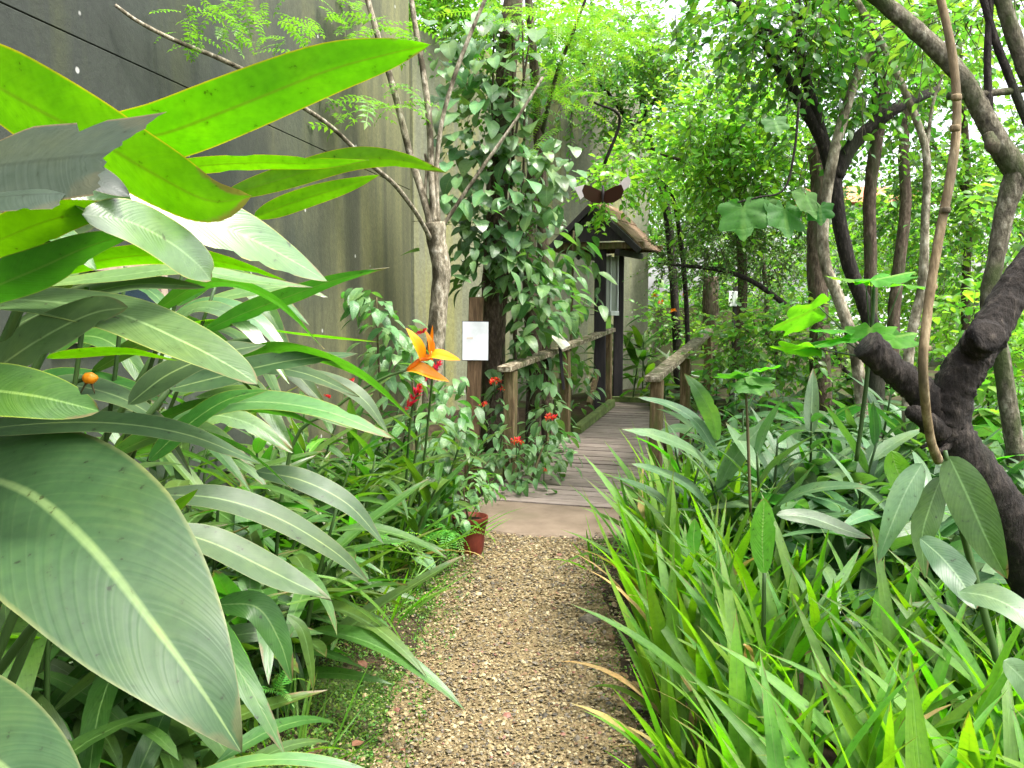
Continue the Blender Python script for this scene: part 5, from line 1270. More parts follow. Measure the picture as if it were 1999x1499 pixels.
    for x in np.arange(2.4, 13.5, 1.15):
        for z in (3.6, 5.0, 6.4, 7.8):
            c = Vector((x+rng.uniform(-0.5, 0.5), 20.5+rng.uniform(-1.5, 2.5), z+rng.uniform(-0.5, 0.5)))
            if min((c.xz-hole.xz).length-0.35, (c.xz-hole2.xz).length-0.9, (c.xz-hole3.xz).length) < 1.15: continue
            B.append((tuple(c), (1.05, 1.0, 1.0), 620))
    for x in np.arange(-3, 2.5, 1.2):
        B.append(((x+rng.uniform(-0.6, 0.6), 17.5+rng.uniform(-1.0, 1.5), rng.uniform(5.4, 7.4)), (1.4, 1.2, rng.uniform(1.2, 1.8)), 900))
    p, r, s = sprays(rng, B, 10, 0.6, 0.20)
    k = p[:, 2] > 0.1
    o = scatter('distant_foliage', CARD4, p[k], r[k], s[k], M['crown_mid']); tag(o, 'soft mass of distant foliage closing the view', 'foliage', kind='stuff')
mid_trees()

# ---------------------------------------------------------------- pinnate fronds and pale coppiced tree
def frond_mesh(name, mat, pairs=9, leaflet=0.17, aspect=0.42, droop=0.6, seed=0, taper=0.5):
    rng = np.random.RandomState(seed)
    V = []; Fc = []
    def add(base, d, L, n):
        y = np.array(d)/np.linalg.norm(d); x = np.cross(y, n); x /= np.linalg.norm(x); z = np.cross(x, y)
        k = len(V)
        for c in CARD4[0]: V.append(np.array(base)+x*c[0]*L*aspect*1.9+y*c[1]*L+z*c[2]*L)
        for f in CARD4[1]: Fc.append([i+k for i in f])
    for i in range(pairs):
        t = (i+1)/(pairs+0.5); a = droop*t
        c = np.array([0, math.sin(a)/droop, (math.cos(a)-1)/droop]); tn = np.array([0, math.cos(a), -math.sin(a)]); nn = np.array([0, math.sin(a), math.cos(a)])
        L = leaflet*(1-taper*t**2)*rng.uniform(0.85, 1.1)
        for s in (-1, 1): add(c+np.array([s*0.004,0,0]), np.array([s*1.0, 0, 0])+tn*0.45+nn*rng.uniform(-0.15, 0.1), L, nn)
    add(c, tn, leaflet*0.8, nn)
    # rachis strip
    k = len(V); m = 6
    for i in range(m+1):
        t = i/m; a = droop*t; c = np.array([0, math.sin(a)/droop, (math.cos(a)-1)/droop])
        V.append(c+np.array([-0.006, 0, 0])); V.append(c+np.array([0.006, 0, 0]))
    for i in range(m): Fc.append([k+2*i, k+2*i+1, k+2*i+3]); Fc.append([k+2*i, k+2*i+3, k+2*i+2])
    return mesh_np(name, V, np.array(Fc), mat, smooth=True)
FR = [frond_mesh('frond', M['pinnate'], 8, 0.20, 0.42, dr, i) for i, dr in enumerate((0.4, 0.8, 1.1))]
FRF = [frond_mesh('fine_frond', M['pinnate'], 14, 0.13, 0.32, dr, i+5) for i, dr in enumerate((0.4, 0.8))]
FERN = [frond_mesh('fern_frond', M['fern'], 15, 0.19, 0.32, dr, i+9, 0.85) for i, dr in enumerate((0.7, 1.1, 1.5))]
def pale_tree():
    d = 7.4
    root = empty('pale_coppiced_tree', gbase(852, d), 'pale-barked coppiced tree with fan of thin upright stems before the wall', 'tree')
    limb(root, [(838,820,d),(848,700,d),(856,600,d),(862,530,d),(852,470,d),(848,435,d)], [36,36,35,36,38,44], 'bark_pale', 'trunk', 12, 0.06)
    B = [([(842,440,d),(822,370,d),(800,300,d),(770,180,d),(740,80,d),(712,-20,d)], [16,15,14,13,12,11]),
         ([(848,435,d),(842,340,d),(838,240,d),(826,140,d),(812,60,d),(800,-20,d)], [15,14,13,12,11,10]),
         ([(856,435,d),(852,340,d),(862,240,d),(890,140,d),(925,50,d),(955,-20,d)], [10,9,9,9,8,8]),
         ([(862,445,d),(905,380,d),(950,315,d),(1010,230,d),(1060,150,d)], [8,8,7,6,5]),
         ([(845,475,d),(815,420,d-0.3),(770,360,d-0.6),(720,318,d-0.9),(650,250,d-1.3),(585,205,d-1.7),(500,150,d-2.1),(430,115,d-2.4),(340,78,d-2.7),(270,42,d-2.9),(225,10,d-3)], [12,11,11,10,9,9,8,8,7,6,5]),
         ([(836,440,d),(829,390,d),(833,330,d),(830,300,d)], [8,7,6,5])]
    for pts, w in B: limb(root, pts, w, 'bark_pale', 'branch', 7, 0.04)
    rng = np.random.RandomState(14)
    # fronds: top-left spray, middle spray, top-centre sprays
    groups = [((420, 45), (150, 42), 4.9, 40, (0.14, 0.26)), ((540, 40), (70, 40), 5.2, 20, (0.14, 0.26)), ((700, 200), (60, 40), 7.0, 8, (0.3, 0.5)), ((790, 190), (60, 30), 7.2, 10, (0.3, 0.5)), ((680, 60), (20, 40), 7.3, 6, (0.2, 0.4)), ((740, 40), (60, 45), 7.6, 26, (0.3, 0.45))]
    for (c, sp, dd, n, Lr) in groups:
        for i in range(n):
            x = c[0]+rng.normal(0, sp[0]*0.6); y = c[1]+rng.normal(0, sp[1]*0.6)
            pos = at(x, y, dd+rng.uniform(-0.25, 0.25))
            place('frond', FR[rng.randint(3)], root, pos, rng.uniform(0, 2*math.pi), rng.uniform(-0.3, 0.4), rng.uniform(-0.5, 0.5), rng.uniform(*Lr))
    r2 = empty('feathery_tree', gbase(1090, 8.6), 'feathery yellow-green tree arching above the heart-leaved climber', 'tree')
    limb(r2, [(1070,900,8.8),(1062,600,8.8),(1058,400,8.8),(1050,250,8.7),(1040,100,8.6),(1030,-20,8.5)], [26,24,22,20,16,14], 'bark_brown', 'trunk', 9, 0.08)
    limb(r2, [(1058,260,8.7),(1085,150,8.4),(1120,60,8.2),(1150,-20,8.1)], [9,8,6,5], 'bark_brown', 'branch', 7)
    limb(r2, [(1180,320,8.9),(1210,230,8.8),(1160,200,8.6)], [7,6,4], 'bark_dark', 'branch', 7)
    for (c, sp, n) in (((1110, 70), (80, 55), 80), ((1060, 190), (70, 40), 34), ((1000, 30), (50, 30), 20), ((1230, 60), (60, 40), 24)):
        for i in range(n):
            x = c[0]+rng.normal(0, sp[0]*0.6); y = c[1]+rng.normal(0, sp[1]*0.6)
            pos = at(x, y, 8.2+rng.uniform(-0.4, 0.4))
            place('frond', FRF[rng.randint(2)], r2, pos, rng.uniform(0, 2*math.pi), rng.uniform(-0.3, 0.4), rng.uniform(-0.5, 0.5), rng.uniform(0.3, 0.55))
pale_tree()
def dry_palm():
    root = empty('dry_palm_frond', at(668, -60, 7.6), 'pale dry palm frond hanging against the top of the wall', 'palm frond')
    rng = np.random.RandomState(3)
    pool = leaf_mesh('strip', 0.05, 'strap', M['blade_pale'], 0.5, 0.3, 8, 2)
    for i in range(34):
        t = rng.uniform(0, 1)
        pos = at(672-25*t+rng.uniform(-10, 10), -60+70*t, 7.6+rng.uniform(-0.1, 0.1))
        y = Vector((rng.uniform(-0.30, 0.12), rng.uniform(-0.2, 0.2), -1)).normalized()
        Mx = Matrix.Translation(pos-root.location) @ basis(y, (rng.uniform(-0.4, 0.4), -1, 0.2)) @ Matrix.Diagonal((0.5, 0.5, 0.5, 1))
        link('strip', pool, root, Mx)
    tube('rachis', [at(690, -120, 7.6), at(668, -40, 7.6), at(640, 30, 7.6)], [0.012, 0.01, 0.005], M['bark_pale'], root, 6, 8)
M['blade_pale'] = leaf_mat('leaf_blade_pale', (0.50, 0.47, 0.40), (0.5, 0.46, 0.36), 0.6, 0.25, (1, 26), rib=(0.5, 0.45, 0.38), val=0.2)
dry_palm()

# ---------------------------------------------------------------- climber with heart-shaped leaves
def climber():
    d = 8.3
    host = empty('host_tree', gbase(965, d), 'dark trunk almost hidden by the heart-leaved climber', 'tree')
    limb(host, [(955,880,d),(962,700,d),(965,500,d),(975,300,d),(990,120,d),(1005,-30,d)], [50,48,44,42,40,36], 'bark_brown', 'trunk', 12, 0.10)
    limb(host, [(1040,900,d+0.4),(1042,700,d+0.4),(1032,480,d+0.4),(1045,300,d+0.4)], [34,32,30,26], 'bark_brown', 'trunk', 10, 0.10)
    root = empty('heart_leaf_climber', gbase(950, d-0.2), 'climber with glossy heart-shaped leaves covering the dark trunk', 'climber')
    rng = np.random.RandomState(44)
    for (x0, x1) in ((935, 965), (985, 1000), (1010, 1020), (950, 1040)):
        limb(root, [(x0,860,d-0.25),((x0+x1)/2-8,600,d-0.3),((x0+x1)/2+8,300,d-0.3),(x1,40,d-0.3)], [7,6,5,4], 'bark_brown', 'vine_stem', 6, 0.05)
    n = 0
    cols = [((975, 90), (105, 60), 50), ((970, 190), (110, 60), 60), ((990, 290), (110, 60), 70), ((1000, 390), (110, 55), 62), ((985, 470), (85, 40), 40), ((885, 270), (35, 90), 30), ((890, 90), (40, 50), 22), ((1075, 360), (38, 70), 34), ((905, 400), (35, 50), 20)]
    for (c, sp, k) in cols:
        for i in range(k):
            x = c[0]+rng.normal(0, sp[0]*0.55); y = c[1]+rng.normal(0, sp[1]*0.6)
            if x > 1082 and y > 365: continue
            pos = at(x, y, d-0.35+rng.uniform(-0.30, 0.35))
            az = -math.pi/2+rng.normal(0, 0.7); el = rng.uniform(-0.95, -0.2)
            place('leaf', LM['heart'][rng.randint(3)], root, pos, az, el, rng.uniform(-0.5, 0.5), rng.uniform(0.07, 0.20), rng.uniform(0.85, 1.1))
    # fill of smaller foliage behind
    crown(root, [(960,150,d,80,120,0.3,500),(990,380,d,80,110,0.3,500)], 0.07, 'crown_dark', 45, per=8, twig=0.25, name='small_foliage')
climber()

# ---------------------------------------------------------------- leafy shrubs
def leafy(name, label, blobs, size, seed, mk='shrub', stems=(), base=None, flowers=(), down=0.3, fill=0, cat='shrub'):
    """shrub of individually placed leaves: blobs (px,py,d,rx,ry,n)"""
    rng = np.random.RandomState(seed)
    root = empty(name, base, label, cat)
    for s in stems: limb(root, s[0], s[1], 'stalk_dark', 'stem', 6, 0.05)
    for (px, py, d, rx, ry, n) in blobs:
        for i in range(n):
            x = px+rng.normal(0, rx*0.6); y = py+rng.normal(0, ry*0.6)
            pos = at(x, y, d+rng.normal(0, 0.18))
            if pos.z < gz(pos.x, pos.y)+0.03: continue
            if pos.y < 8.3 and abs(pos.x+0.32) < 0.34 and 0.95 < pos.z < 1.62: continue   # kept clear by the gardeners: the notice board
            if 990 < x < 1210:
                ry_ = 735-0.476*(x-1008); rd_ = float(np.interp(x, [1008, 1117, 1197], [7.47, 9.2, 11.1]))
                if (ry_-34 < y < ry_+38 or (1060 < x < 1125 and 630 < y < 700) or (min(abs(x-1008), abs(x-1117)) < 26 and ry_ < y < ry_+(115 if x < 1060 else 150))) and pos.y < rd_+0.2:
                    pos = at(x, y, rd_+0.35)
            az = math.atan2(pos.y-d-0.25, (x-px)/max(1, rx))+rng.normal(0, 0.9)
            place('leaf', LM[mk][rng.randint(3)], root, pos, az, rng.uniform(-0.5, 0.35)-down, rng.uniform(-0.4, 0.4), size*rng.uniform(0.65, 1.2), rng.uniform(0.85, 1.1))
    for k, (x, y, d, r) in enumerate(flowers):
        pos = []; rot = []; scl = []
        c = at(x, y, d)
        v = rng.normal(0, 1, (46, 3)); v /= np.linalg.norm(v, axis=1, keepdims=True); v[:, 2] = np.abs(v[:, 2])*0.8
        pos = np.array(tuple(c))+v*r*np.array([1, 1, 0.6])*rng.uniform(0.5, 1, (46, 1))
        o = scatter('flower_cluster', CARD4, pos, rand_rot(rng, 46, tilt=0.8), np.full((46, 3), r*0.55), M['ixora'], root)
        tube('flower_stem', [c, c+Vector((0,0.05,-0.15))], [0.004, 0.004], M['stalk'], root, 5, 4)
    return root
def shrubs():
    leafy('ixora_shrub', 'leafy shrub with small red flower clusters against the near bridge post',
          [(1010,900,7.25,55,45,70),(1060,890,7.5,40,50,60),(1035,950,7.1,55,35,60),(970,820,7.6,40,60,50),(960,880,7.4,30,40,30),(1000,965,7.0,30,20,20)], 0.125, 51, base=gbase(1010, 7.3),
          stems=[([(1005,985,7.3),(1000,930,7.3),(985,850,7.4)], [7,6,4]), ([(1020,985,7.3),(1040,930,7.3),(1060,870,7.4)], [7,6,4])],
          flowers=[(1008,862,7.05,0.055),(965,745,7.5,0.06),(985,760,7.5,0.045),(1075,815,8.0,0.06),(1062,918,7.2,0.03),(945,790,7.5,0.04)])
    leafy('leafy_shrub', 'tall shrub of drooping pale green leaves behind the left handrail',
          [(1000,520,8.0,90,50,100),(1050,600,8.1,70,60,90),(960,620,7.95,60,70,80),(1090,560,8.6,50,50,40),(1060,720,8.3,60,50,70),(985,700,8.0,50,50,60),(1120,640,8.9,25,50,20),(920,490,8.0,60,30,34)], 0.20, 52, base=gbase(1020, 8.7), down=0.35,
          stems=[([(1010,900,8.7),(1005,700,8.7),(1000,540,8.7)], [9,7,4]), ([(1030,900,8.7),(1050,760,8.7),(1070,600,8.7)], [9,7,4]), ([(1000,900,8.7),(970,760,8.7),(950,620,8.7)], [8,6,4])])
    leafy('leafy_shrub', 'round-leaved shrub between the left handrail posts of the bridge',
          [(1075,790,8.3,35,45,40),(1050,860,8.0,35,40,40),(1090,860,8.5,25,40,30),(1140,760,9.5,20,50,30)], 0.15, 53, base=gbase(1065, 8.3),
          stems=[([(1065,930,8.3),(1068,860,8.3),(1075,780,8.3)], [7,6,4])])
    leafy('leafy_sapling', 'small pale sapling in front of the wall left of the pale trunk',
          [(735,590,6.2,45,25,26),(760,640,6.2,40,30,22),(700,575,6.2,25,15,10)], 0.15, 54, base=gbase(745, 6.2), stems=[([(745,800,6.2),(738,680,6.2),(735,580,6.2)], [6,5,3])], down=0.2, cat='sapling')
    leafy('leafy_shrub', 'bushy shrub at the foot of the pale tree behind the orange heliconia',
          [(800,690,6.8,70,45,60),(880,760,7.0,40,60,50),(760,720,6.4,50,40,40),(850,820,6.6,50,50,50),(900,850,6.8,30,50,30)], 0.16, 55, base=gbase(820, 6.7), stems=[([(815,900,6.7),(810,800,6.7),(800,690,6.7)], [8,6,4])])
    leafy('leafy_shrub', 'shrub with drooping leaves under the left eave of the kiosk',
          [(1120,500,10.4,40,50,36),(1150,560,10.5,20,40,10)], 0.22, 56, base=gbase(1110, 10.6), down=0.6, stems=[([(1112,860,10.6),(1115,650,10.6),(1120,450,10.6)], [7,6,4])])
shrubs()

# red pot with its plant
def potted():
    c = at(918, 1085, 5.35); c.z = gz(c.x, c.y)
    pot = empty('flower_pot', c, 'terracotta-red flower pot at the left corner of the slab', 'pot')
    prof_ = [(0.062, 0), (0.078, 0.03), (0.088, 0.12), (0.098, 0.205), (0.108, 0.21), (0.110, 0.25), (0.100, 0.25), (0.092, 0.21), (0.0, 0.205)]
    V = []; Fc = []; n = 24
    for r, z in prof_:
        for k in range(n): a = 2*math.pi*k/n; V.append(c+Vector((r*math.cos(a), r*math.sin(a), z-0.01)))
    for i in range(len(prof_)-1):
        for k in range(n): Fc.append((i*n+k, i*n+(k+1) % n, (i+1)*n+(k+1) % n, (i+1)*n+k))
    mb = MB(); mb.add(V[:6*n], Fc[:5*n]); mb.build('wall', M['pot'], pot, True)
    mb = MB(); mb.add(V[5*n:], [tuple(i-5*n for i in f) for f in Fc[5*n:]]); mb.build('rim', M['pot'], pot, True)
    V2 = [c+Vector((0.09*math.cos(2*math.pi*k/n), 0.09*math.sin(2*math.pi*k/n), 0.215)) for k in range(n)]
    mb = MB(); mb.add(V2, [tuple(range(n))]); mb.build('soil', M['soil'], pot)
    leafy('potted_plant', 'small bushy plant growing in the red pot', [(900,960,5.35,42,30,70),(930,940,5.4,30,25,30),(880,1000,5.2,28,22,36),(905,1015,5.15,14,8,8)], 0.085, 61, base=c+Vector((0,0,0.2)), stems=[([(915,1015,5.35),(908,985,5.35),(905,950,5.35)], [5,4,3])], cat='plant')
    o = strap('arching_grass', 'arching thin grass around the red pot', (c.x-0.17, c.y-0.04), 34, 0.5, 63, wr=0.45, spread=0.1, el=(0.6, 1.3))
potted()

# ferns and small plants at the path edge
def fern(label, px, py, d, n, L, seed, azr=(0, 2*math.pi), el=(0.3, 0.9)):
    rng = np.random.RandomState(seed)
    p = at(px, py, d); base = Vector((p.x, p.y, gz(p.x, p.y)))
    lift = max(0, p.z-base.z)
    root = empty('fern', base, label, 'fern')
    if lift > 0.06: tube('stipe', [base, p], [0.006, 0.004], M['stalk'], root, 5, 4)
    for i in range(n):
        place('frond', FERN[rng.randint(3)], root, p, rng.uniform(*azr), rng.uniform(*el), rng.uniform(-0.3, 0.3), L*rng.uniform(0.75, 1.15))
    return root
def small_plants():
    fern('bright green fern frond reaching over the path edge near the pot', 720, 1060, 3.7, 3, 0.26, 1, (-0.3, 0.5), (0.2, 0.5))
    fern('small fern low in the moss at the bottom left of the path', 540, 1350, 2.5, 5, 0.12, 2)
    fern('grey-green drooping fern in front of the red pot', 878, 1035, 5.05, 16, 0.30, 3, el=(-0.3, 0.6))
    fern('fern by the pale tree trunk beside the sign post', 868, 640, 7.6, 6, 0.26, 4, el=(0.2, 0.8), azr=(1.6, 4.6))
    root = empty('heart_leaf_seedling', gbase(830, 4.55), 'single heart-shaped leaf lying at the path edge below the pot', 'plant')
    place('leaf', LM['heart'][1], root, at(818, 1088, 4.55), -0.4, -0.35, 0.1, 0.13)
    place('leaf', LM['heart'][0], root, at(800, 1075, 4.65), 2.4, -0.3, 0.1, 0.10)
    tube('stem', [Vector(root.location), at(815, 1085, 4.55)], [0.003, 0.003], M['stalk'], root, 5, 3)
    # long arching grass blades over the moss
    g = empty('arching_grass', gbase(560, 2.9), 'pair of long thin grass blades arching over the moss', 'grass')
    for pts in ([(600,1120,2.9),(680,1140,2.95),(750,1200,3.0),(803,1285,3.05)], [(560,1180,2.9),(650,1165,2.95),(730,1210,3.0),(790,1270,3.05)], [(480,1345,2.5),(495,1360,2.5),(500,1420,2.5),(498,1500,2.5)]):
        traced(g, pts, 0.016, M['blade'], (0.2,-0.5,0.9), kind='strap', fold=0.3, nseg=12, ncol=2, ripple=0)
    strap('grass_tuft', 'dark grass tuft in the shade below the great drooping leaf', (-0.85, 1.9), 36, 0.45, 710, wr=0.6, spread=0.3, el=(0.6, 1.4))
    strap('grass_tuft', 'dense shaded grass under the bottom corner leaf', (-0.95, 1.55), 40, 0.55, 705, wr=0.8, spread=0.35, el=(0.6, 1.4))
    strap('grass_tuft', 'shaded grass tuft on the moss left of the gravel', (-0.72, 2.75), 30, 0.35, 720, wr=0.5, spread=0.2, el=(0.6, 1.4))
    strap('grass_tuft', 'grass tuft in front of the pot fern on the left bank', (-0.62, 4.1), 30, 0.42, 730, wr=0.5, spread=0.18, el=(0.6, 1.4))
    strap('grass_tuft', 'arching grassy leaves on the left bank below the ginger canes', (-0.80, 4.8), 36, 0.62, 740, wr=0.6, spread=0.22, el=(0.5, 1.3))
    strap('grass_tuft', 'small seedling grass leaning onto the slab from the right', (0.50, 5.05), 14, 0.34, 750, wr=0.8, spread=0.06, el=(0.5, 1.3))
small_plants()

# lobed leaves: sapling by the stub and hanging vine before the bright tree
def lobed_mesh(name, mat):
    V = [(0, 0.12, 0)]; UV = [(0.3, 0.5)]
    tips = [(-2.75, 0.30), (-2.2, 0.50), (-1.75, 0.74), (-1.3, 0.60), (-0.85, 0.92), (-0.42, 0.66), (0, 1.0), (0.42, 0.66), (0.85, 0.92), (1.3, 0.60), (1.75, 0.74), (2.2, 0.50), (2.75, 0.30)]
    ang = np.linspace(-2.75, 2.75, 49)
    rr = np.interp(ang, [t[0] for t in tips], [t[1] for t in tips])
    for a, r0 in zip(ang, rr):
        r = r0*0.72*(1+0.03*math.sin(a*17))
        V.append((r*math.sin(a), 0.12+r*math.cos(a), -0.22*r*r+0.04*math.cos(a*7.2))); UV.append((0.5+0.5*math.cos(a)*r, 0.5+0.5*math.sin(a)*r))
    Fc = [(0, i, i+1) for i in range(1, 49)]
    return mesh_np(name, V, np.array(Fc), mat, UV)
LB = lobed_mesh('lobed_leaf', M['lobed']); LBD = lobed_mesh('lobed_leaf_dark', M['lobed_dark'])
def lobed_plants():
    d = 3.1
    r = empty('lobed_leaf_sapling', gbase(1690, d), 'sapling with bright yellow-green lobed leaves above the sawn stub', 'sapling')
    limb(r, [(1672,900,d),(1690,760,d),(1702,640,d),(1706,560,d)], [9,9,8,6], 'stalk', 'stem', 7, 0.03)
    rng = np.random.RandomState(9)
    for (x, y, az, el, ro, L) in ((1700,548,0.2,0.28,0.1,0.20),(1690,550,2.6,0.25,0.0,0.17),(1760,556,0.5,0.05,0.1,0.15),(1660,645,2.6,0.1,0.0,0.18),(1700,635,-2.0,-0.4,0,0.16),(1600,600,3.1,-0.35,0.5,0.22),(1730,660,0.3,0.2,0.4,0.16),(1640,660,-2.6,-0.1,0.1,0.2),(1590,680,2.6,0.1,0.3,0.18)):
        c = at(x, y, d+rng.uniform(-0.1, 0.1))
        place('leaf', LB, r, c, az, el, ro, L)
        tube('leaf_stalk', [c, at((x+1702)/2, (y+660)/2+20, d), at(1700, 700, d)], [0.002, 0.003, 0.003], M['stalk'], r, 5, 5)
    d = 4.8
    r = empty('hanging_vine', at(1560, 250, d), 'vine with large dark lobed leaves hanging before the bright tree', 'vine')
    limb(r, [(1560,200,d),(1550,300,d),(1530,370,d),(1480,385,d),(1440,395,d)], [5,5,4,4,3], 'bark_dark', 'stem', 6, 0.03)
    for (x, y, az, el, ro, L) in ((1450,395,-1.7,-1.2,0.2,0.26),(1530,400,-1.4,-1.1,-0.2,0.24),(1570,375,-0.9,-1.0,0.1,0.2),(1490,392,-1.5,-1.3,0.3,0.14),(1600,400,-1.6,-1.2,0.3,0.14),(1510,230,-1.2,-1.0,0.3,0.14)):
        place('leaf', LBD, r, at(x, y, d), az, el, ro, L)
    d = 3.6
    r = empty('lobed_leaf_sapling', gbase(1460, d), 'sapling with dull lobed leaves right of the bridge handrail end', 'sapling')
    limb(r, [(1465,1000,d),(1460,850,d),(1455,740,d)], [6,6,4], 'stalk_dark', 'stem', 6, 0.03)
    for (x, y, az, el, ro, L) in ((1455,735,0.3,0.0,0.3,0.17),(1450,728,2.6,-0.1,0.2,0.15),(1460,742,-1.4,-0.3,0.1,0.16),(1480,720,0.1,0.2,-0.2,0.13)):
        place('leaf', LB if x == 1480 else LBD, r, at(x, y, d), az, el, ro, L)
lobed_plants()

# butterfly crossing the view above the kiosk roof
def butterfly():
    d = 2.2
    c = at(1177, 378, d)
    root = empty('butterfly', c, 'dark brown butterfly with white wing tips flying above the kiosk roof', 'butterfly')
    def wing(sgn):
        # forewing outline in px relative to the body: brown inner part, white tip
        inner = [(0,-3),(10,-8),(24,-15),(36,-18),(41,-6),(36,8),(22,17),(6,19),(0,14)]
        tip = [(30,-16.5),(40,-29),(49,-34),(55,-27),(51,-14),(41,-6),(36,-18)]
        if sgn < 0: tip = [(36,-18),(46,-15),(56,-12),(51,-2),(44,12),(37,5),(41,-6)]
        res = []
        for poly, mat, nm in ((inner, 'wing_brown', 'wing'), (tip, 'wing_white', 'wing_tip')):
            V = [at(1177+sgn*x, 378+y, d-abs(x)*0.0006+y*0.0009) for x, y in poly]
            mid = sum(V, Vector((0,0,0)))/len(V)
            n = len(V); off = Vector((0, 0.0012, 0))
            P = V+[mid]+[v+off for v in V]+[mid+off]
            Fc = [(i, (i+1) % n, n) for i in range(n)]+[(n+1+(i+1) % n, n+1+i, 2*n+1) for i in range(n)]+[(i, n+1+i, n+1+(i+1) % n, (i+1) % n) for i in range(n)]
            mb = MB(); mb.add(P, Fc)
            if nm == 'wing': w = mb.build(nm, M[mat], root)
            else: mb.build(nm, M[mat], root)
    for s in (-1, 1): wing(s)
    tube('body', [at(1177, 362, d-0.004), at(1177, 376, d-0.006), at(1176, 396, d)], [0.0025, 0.004, 0.002], M['wood_dark'], root, 7, 8)
    for s in (-1, 1): tube('antenna', [at(1177, 363, d-0.004), at(1177+s*5, 354, d-0.01), at(1177+s*8, 346, d-0.015)], [0.0005, 0.0004, 0.0006], M['wood_dark'], root, 4, 4)
butterfly()

# stones at the path edge
def stone(label, px, py, d, r, seed):
    rng = np.random.RandomState(seed); p = at(px, py, d); p.z = 0.0
    import bmesh
    bm = bmesh.new(); bmesh.ops.create_icosphere(bm, subdivisions=3, radius=1)
    for v in bm.verts:
        k = 1+0.16*math.sin(v.co.x*3+seed)+0.12*math.sin(v.co.y*4+seed*2)+rng.uniform(-0.02, 0.02)
        v.co = Vector((v.co.x*r*1.2*k, v.co.y*r*k, v.co.z*r*0.62*k))
    me = bpy.data.meshes.new('edge_stone'); bm.to_mesh(me); bm.free(); me.materials.append(M['rock'])
    me.polygons.foreach_set('use_smooth', [True]*len(me.polygons))
    o = link('edge_stone', me); o.location = p+Vector((0,0,r*0.25)); tag(o, label, 'stone', 'stones at the path edge')
stone('grey stone at the right path edge halfway to the bridge', 1150, 1200, 4.15, 0.05, 1)
stone('brown-grey stone at the bottom right of the gravel', 1285, 1480, 2.85, 0.075, 2)

# moss, ground cover and litter
def ground_cover():
    rng = np.random.RandomState(77)
    P = []
    while len(P) < 26000:
        y = rng.uniform(2.2, 5.6); e = rng.uniform(-0.10, 0.75)
        x = path_c(y)-path_h(y)-e+0.02
        f = math.sin(x*9+y*3)*math.sin(y*7-x*4)+math.sin(x*21+1)*math.sin(y*17)*0.5
        if e < 0.06 and rng.uniform() < 0.55+0.4*f: continue
        if f < -0.5 and rng.uniform() < 0.7: continue
        P.append((x, y, gz(x, y)+rng.uniform(0.0, 0.022)))
    for _ in range(1400):
        y = rng.uniform(2.4, 5.6); x = path_c(y)+path_h(y)*rng.uniform(0.8, 1.3)
        P.append((x, y, gz(x, y)+rng.uniform(0.0, 0.02)))
    P = np.array(P); n = len(P); s = rng.uniform(0.007, 0.019, n)
    o = scatter('moss', CARD4, P, rand_rot(rng, n, tilt=0.7), np.stack([s*1.3, s, s], 1), M['moss']); tag(o, 'low moss and creeping weeds along the left path edge', 'moss', kind='stuff')
    # fallen leaves
    P = []
    for _ in range(460):
        y = rng.uniform(2.3, 5.8); x = path_c(y)+path_h(y)*rng.normal(0, 0.9)
        P.append((x, y, gz(x, y)+0.024))
    for _ in range(700):
        y = rng.uniform(1.2, 8); x = rng.uniform(-2.0, 3.2)
        if abs(x-path_c(y)) > path_h(y): P.append((x, y, gz(x, y)+0.015))
    P = np.array(P); n = len(P); s = rng.uniform(0.015, 0.06, n)*np.where(np.arange(n) < 460, 0.42, 1)
    o = scatter('leaf_litter', CARD8, P, rand_rot(rng, n, tilt=0.3), np.stack([s*1.2, s, s], 1), M['litter']); tag(o, 'scattered dry brown fallen leaves', 'leaf litter', kind='stuff')
    # dense low undergrowth that fills the banks
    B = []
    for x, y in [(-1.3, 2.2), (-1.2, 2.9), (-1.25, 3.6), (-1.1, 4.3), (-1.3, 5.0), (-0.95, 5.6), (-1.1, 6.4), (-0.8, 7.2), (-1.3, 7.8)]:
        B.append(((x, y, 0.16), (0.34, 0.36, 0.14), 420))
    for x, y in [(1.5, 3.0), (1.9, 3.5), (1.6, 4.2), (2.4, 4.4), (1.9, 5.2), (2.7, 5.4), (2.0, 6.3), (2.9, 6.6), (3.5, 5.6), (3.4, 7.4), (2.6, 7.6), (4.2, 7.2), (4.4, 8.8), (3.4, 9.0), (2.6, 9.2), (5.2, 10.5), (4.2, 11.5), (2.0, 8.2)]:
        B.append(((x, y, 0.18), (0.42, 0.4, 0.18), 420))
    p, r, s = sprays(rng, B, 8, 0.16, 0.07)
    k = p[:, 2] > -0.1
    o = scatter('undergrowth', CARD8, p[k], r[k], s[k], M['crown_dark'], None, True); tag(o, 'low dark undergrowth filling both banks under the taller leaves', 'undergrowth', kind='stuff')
ground_cover()

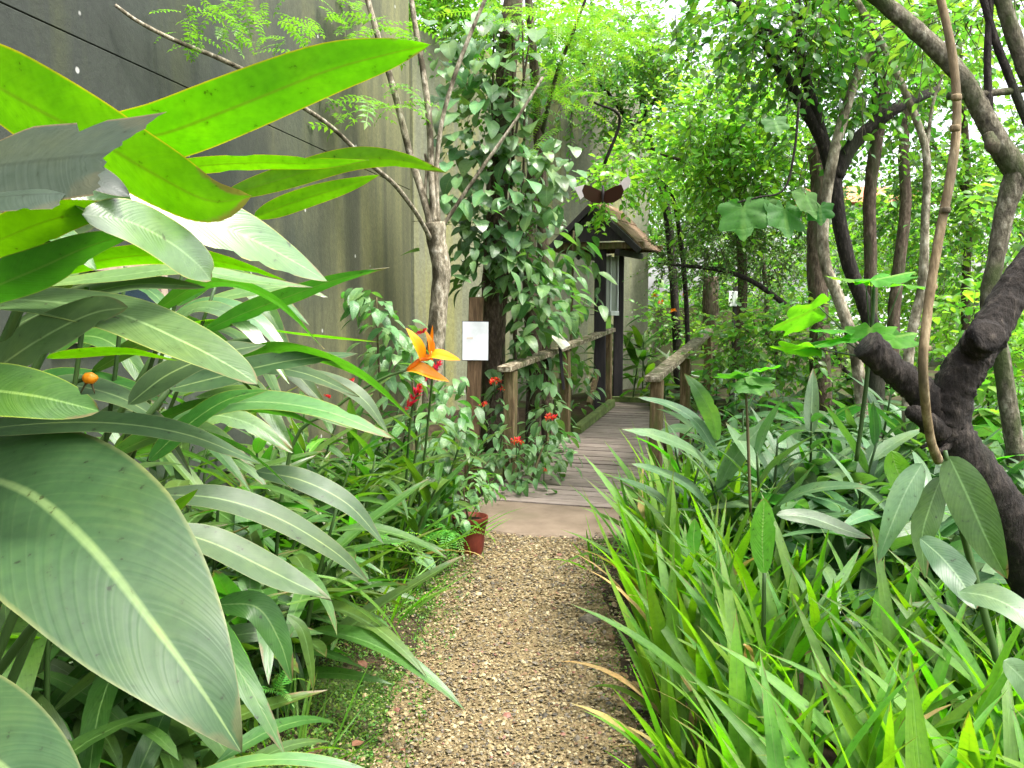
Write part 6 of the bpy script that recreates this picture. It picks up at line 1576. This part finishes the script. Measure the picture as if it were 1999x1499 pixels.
def leaf_fill(name, label, cat, tmpl, areas, L, mat, seed, el=(0.5, 1.3), zr=(0, 0.1), wr=(0.8, 1.3)):
    """joined mass of further leaves between the individual plants: areas (x, y, rx, ry, n)"""
    rng = np.random.RandomState(seed)
    P = []; Rm = []; S = []
    for (cx, cy_, rx, ry, n) in areas:
        for _ in range(n):
            x = cx+rng.uniform(-rx, rx); y = cy_+rng.uniform(-ry, ry)
            if y < 7 and abs(x-path_c(y)) < path_h(y)+0.06: continue
            az = rng.uniform(0, 2*math.pi); e = rng.uniform(*el); ro = rng.uniform(-1.0, 1.0)
            yv = Vector((math.cos(az)*math.cos(e), math.sin(az)*math.cos(e), math.sin(e))); zv = Vector((-math.cos(az)*math.sin(e), -math.sin(az)*math.sin(e), math.cos(e)))
            m3 = Matrix((yv.cross(zv), yv, zv)).transposed() @ Matrix.Rotation(ro, 3, 'Y')
            P.append((x, y, gz(x, y)+rng.uniform(*zr))); Rm.append(np.array(m3)); l_ = L*rng.uniform(0.6, 1.2); S.append((l_*rng.uniform(*wr), l_, l_))
    o = scatter(name, tmpl, np.array(P), np.array(Rm), np.array(S), M[mat], None, True); tag(o, label, cat, kind='stuff')
leaf_fill('strap_leaf_undergrowth', 'close mass of strap leaves between the clumps right of the path', 'undergrowth', leaf_mesh('t', 0.07, 'strap', None, 0.7, 0.3, 7, 2, 0, 1, 0.3),
    [(1.15, 2.1, 0.55, 0.5, 170), (1.25, 3.0, 0.6, 0.5, 150), (1.0, 3.9, 0.4, 0.5, 130), (1.15, 4.9, 0.30, 0.5, 200), (1.9, 2.5, 0.4, 0.5, 90)], 0.60, 'blade_fill', 901, el=(0.85, 1.5), wr=(0.7, 1.2))
leaf_fill('ginger_undergrowth', 'close mass of lance leaves between the gingers on the right bank', 'undergrowth', leaf_mesh('t', 0.2, 'lance', None, 0.9, 0.2, 7, 2, 0.03, 2, 0.2),
    [(1.7, 4.2, 0.6, 0.7, 330), (2.4, 5.0, 0.8, 0.8, 420), (1.8, 5.8, 0.5, 0.7, 260), (3.0, 6.4, 1.0, 0.9, 420), (2.0, 3.3, 0.5, 0.5, 160), (3.8, 8.2, 1.2, 1.2, 380), (2.9, 10.6, 0.9, 0.9, 200)], 0.40, 'ginger_fill', 902, el=(-0.2, 1.0), zr=(0.1, 0.62))
leaf_fill('bank_undergrowth', 'close mass of arching leaves between the gingers on the left bank', 'undergrowth', leaf_mesh('t', 0.12, 'lance', None, 1.1, 0.2, 7, 2, 0.03, 3, 0.2),
    [(-1.0, 1.75, 0.4, 0.4, 150), (-1.35, 2.5, 0.4, 0.6, 200), (-1.25, 3.6, 0.45, 0.6, 260), (-1.15, 4.7, 0.45, 0.7, 260), (-0.95, 5.8, 0.4, 0.6, 180)], 0.46, 'bank_fill', 903, el=(-0.1, 1.1), zr=(0.02, 0.4))
